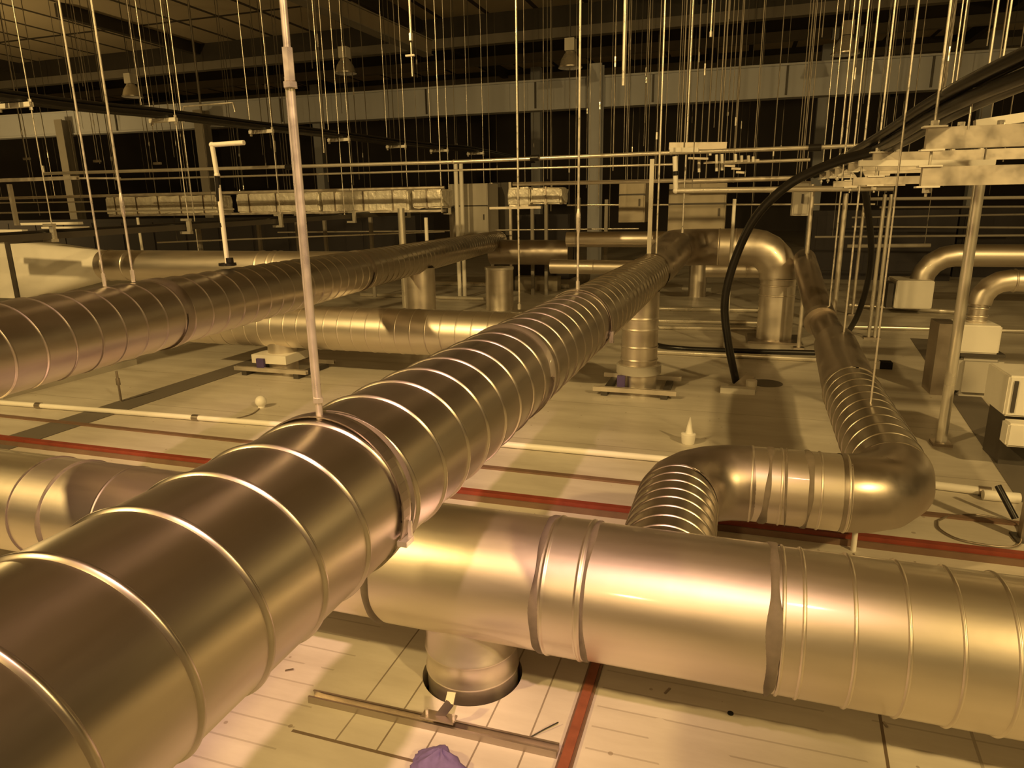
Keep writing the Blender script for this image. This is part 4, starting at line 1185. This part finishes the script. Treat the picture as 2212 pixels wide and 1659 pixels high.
mb = MB(); mb.rings(e[-1],e[-1]+Vector((3,0,0)),R_,[0.03,0.12],0.008,0.02,32); mb.build('run','cross_steel',pt)
t, p, q, z0 = box_unit('white box cut by the right edge of the view',(2182,812),(2300,908),4.9,0.4)
mb = MB(); mb.box((p.x+0.03,4.888,q.z+0.03),(p.x+0.05,4.9,p.z-0.03)); mb.build('seam_strip','dark_steel',t)
if z0 > 0.02:
    mb = MB(); mb.box((p.x+0.03,4.95,0),(q.x-0.03,5.25,z0)); mb.build('plinth','dark_steel',t)
t, p, q, z0 = box_unit('low white block on the floor under the box at the right edge',(2180,915),(2300,975),4.75,0.12)

# ------------------------------------------------------------------ far ducts behind the main duct
o = xduct('thin bright far duct left of the far bend, level with its top',12.2,at(1350,517,y=12.2).z,0.135,at(1225,517,y=12.2).x,at(1620,517,y=12.2).x,[])
o = xduct('lower yellowish far duct left of the far bend',12.0,at(1300,577,y=12.0).z,0.125,at(1190,577,y=12.0).x,at(1420,577,y=12.0).x,[at(1284,577,y=12.0).x])
hang(o,[o.location+Vector((-0.5,0,0.25))])
o = xduct('far duct seen under the far bend',12.0,at(1580,583,y=12.0).z,0.125,at(1525,583,y=12.0).x,at(1650,583,y=12.0).x,[at(1612,583,y=12.0).x])
hang(o,[o.location+Vector((0.2,0,0.25))])
o = xduct('dark far duct right of the dark pillar',12.6,at(1150,545,y=12.6).z,0.23,at(1062,545,y=12.6).x,at(1232,545,y=12.6).x,[],'dull_steel')
def stub(lab, px, ytop, ybot, wpx, mat='cross_steel', rim=True):
    b_ = floor_at(px,ybot); tp = at(px,ytop,y=b_.y)
    r_ = wpx/2*(b_-EYE).length/FPX
    t = thing('pipe_stub',lab,'pipe',(b_.x,b_.y,0))
    mb = MB(); mb.sweep([Vector((b_.x,b_.y,z)) for z in (0,0.04,0.041,tp.z)],[r_,r_,r_*0.985,r_*0.985],36); mb.build('pipe',mat,t)
    if rim:
        mb = MB(); mb.cyl((b_.x,b_.y,tp.z-0.03),(b_.x,b_.y,tp.z+0.008),r_*1.03,36); mb.build('rim','pale_conduit',t)
    return t
stub('upright round pipe stub with a bright rim at the centre, behind the long duct',1080,578,668,60)
stub('far dim pipe stub right of the dark pillar',1172,543,598,26,'dull_steel',False)
stub('small far pipe stub on the floor left of the far bend riser',1505,568,640,36)
p = floor_at(1505,630)
mb = MB(); mb.cbox((p.x,p.y,0.05),(0.55,0.4,0.10)); tag(mb.build('pipe_collar','grey_panel'),'grey collar on the floor round the small far pipe stub','collar')
p = floor_at(1160,626)
mb = MB(); mb.cbox((p.x,p.y,0.14),(0.95,0.3,0.28)); tag(mb.build('floor_curb','cardboard'),'low brownish curb on the far floor right of the pipe stub','curb')
p = floor_at(1260,612)
mb = MB(); mb.ball((p.x,p.y,0.16),0.16,16,10); tag(mb.build('float_ball','grey_panel'),'round pale lump on the far floor under the yellowish duct','lump')

# ------------------------------------------------------------------ rods hanging from the roof
def rod(lab, px, py, y, r, group=None, zt=None, nut=True):
    p = at(px,py,y=y)
    t = thing('hanging_rod',lab,'rod',(p.x,y,p.z),group)
    mb = MB(); mb.cyl((p.x,y,p.z),(p.x,y,zt or ROOF),r,8); mb.build('rod','zinc_rod',t)
    if nut:
        mb = MB(); mb.cyl((p.x,y,p.z),(p.x,y,p.z+0.05),r*1.9,6); mb.build('nut','zinc_rod',t)
    return t
rod('long thin rod at left ending behind the dark left duct',435,592,7.0,0.0065)
rod('thin rod at left passing beside the first high-bay lamp',305,227,9.0,0.0065)
rod('slim bright rod just left of the centre rod, ending behind the long duct',1122,668,6.6,0.0100)
rod('short bright rod hanging free above the centre right, blunt end',1346,185,4.2,0.0095,None,None,False)
t = rod('short rod ending in a small tee high at centre left',888,88,5.0,0.0085)
p = at(886,120,y=5.0)
mb = MB(); mb.bar(p+Vector((-0.035,0,0)),p+Vector((0.035,0,0)),0.02,0.012); mb.build('tee_bar','light_panel',t)
q = at(893,165,y=5.0); mb = MB(); mb.cyl((p.x+0.01,5.0,q.z),(p.x+0.01,5.0,at(888,92,y=5.0).z),0.006,8); mb.build('lower_rod','zinc_rod',t)
rod('thin rod right of the tee rod, reaching the foil duct',955,460,9.6,0.0075)
rod('slim rod ending just above the far bend',1474,503,8.4,0.0085)
rod('thin rod left of the rod above the far bend, ending at the girder',1535,80,8.0,0.0085)
rod('bright rod coming down onto the branch duct at right',1876,908,4.0,0.0048)
rod('rod ending on the dark part of the branch duct at right',1819,756,6.0,0.0075)
rod('rod ending at the collar of the branch duct riser',1789,688,7.0,0.0075)
rod('rod in the upper right corner, left of a pair',2132,172,6.0,0.0085)
rod('rod in the upper right corner, right of a pair',2162,158,6.2,0.0085)
rod('thin rod ending in the cable bundle at upper right',2062,205,7.0,0.0065)
rod('rod with a sleeve hanging above the nearest right trapeze',2052,215,8.5,0.0085)
rod('thin rod left of centre ending beside the third trapeze',745,470,9.3,0.006)
rod('thin rod hanging behind the thick sleeved hanger tube',700,330,8.0,0.006)
rod('thin slack rod behind the upper right girder, slightly left',1572,250,11.0,0.007)
# dim rods far back: nothing in the photo tells them apart
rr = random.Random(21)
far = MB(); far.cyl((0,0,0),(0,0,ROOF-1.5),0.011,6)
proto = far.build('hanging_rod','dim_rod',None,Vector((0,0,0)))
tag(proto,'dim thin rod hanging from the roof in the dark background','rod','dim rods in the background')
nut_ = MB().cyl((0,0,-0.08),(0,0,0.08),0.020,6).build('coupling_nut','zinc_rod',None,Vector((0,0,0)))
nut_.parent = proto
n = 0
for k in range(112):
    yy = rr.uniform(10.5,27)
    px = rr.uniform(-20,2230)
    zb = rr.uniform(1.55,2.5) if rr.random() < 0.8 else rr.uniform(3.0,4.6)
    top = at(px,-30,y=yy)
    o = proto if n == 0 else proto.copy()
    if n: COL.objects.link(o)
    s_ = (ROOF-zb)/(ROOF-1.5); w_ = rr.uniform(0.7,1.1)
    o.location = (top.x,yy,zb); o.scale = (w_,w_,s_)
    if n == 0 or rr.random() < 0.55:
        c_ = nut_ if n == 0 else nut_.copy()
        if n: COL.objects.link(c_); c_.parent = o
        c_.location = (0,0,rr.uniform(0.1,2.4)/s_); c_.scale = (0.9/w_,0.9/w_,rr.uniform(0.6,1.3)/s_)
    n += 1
# short strut ends seen far at left
for (px,py,lab) in ((58,343,'tiny cream strut end at far left under the first trapeze'),(210,348,'tiny cream strut end left of the upturned conduit end'),(340,353,'tiny cream strut end above the long conduit at left')):
    p = at(px,py,y=13); mb = MB(); mb.bar(p-Vector((0.10,0,0)),p+Vector((0.10,0,0)),0.05,0.05); mb.cyl(p,Vector((p.x,p.y,ROOF)),0.008,6); tag(mb.build('strut_bar','strut_zinc'),lab,'bar')
# dark framework below the rails: uprights and shelves far back
for i,(px,y0_,y1_,yy) in enumerate(((640,470,535,12),(700,470,535,12.5),(800,472,530,12),(1150,450,530,13),(1180,450,530,13),(1250,452,520,12.5),(1310,455,515,13),(430,505,545,11.5),(560,505,540,12))):
    a, b = at(px,y0_,y=yy), at(px,y1_,y=yy)
    mb = MB(); mb.bar((a.x,yy,0),(a.x,yy,a.z+0.2),0.06,0.06,(0,1,0)); tag(mb.build('frame_upright','purlin_grey'),'dim upright of the framework in the dark gap behind the ducts','upright','dim framework uprights')
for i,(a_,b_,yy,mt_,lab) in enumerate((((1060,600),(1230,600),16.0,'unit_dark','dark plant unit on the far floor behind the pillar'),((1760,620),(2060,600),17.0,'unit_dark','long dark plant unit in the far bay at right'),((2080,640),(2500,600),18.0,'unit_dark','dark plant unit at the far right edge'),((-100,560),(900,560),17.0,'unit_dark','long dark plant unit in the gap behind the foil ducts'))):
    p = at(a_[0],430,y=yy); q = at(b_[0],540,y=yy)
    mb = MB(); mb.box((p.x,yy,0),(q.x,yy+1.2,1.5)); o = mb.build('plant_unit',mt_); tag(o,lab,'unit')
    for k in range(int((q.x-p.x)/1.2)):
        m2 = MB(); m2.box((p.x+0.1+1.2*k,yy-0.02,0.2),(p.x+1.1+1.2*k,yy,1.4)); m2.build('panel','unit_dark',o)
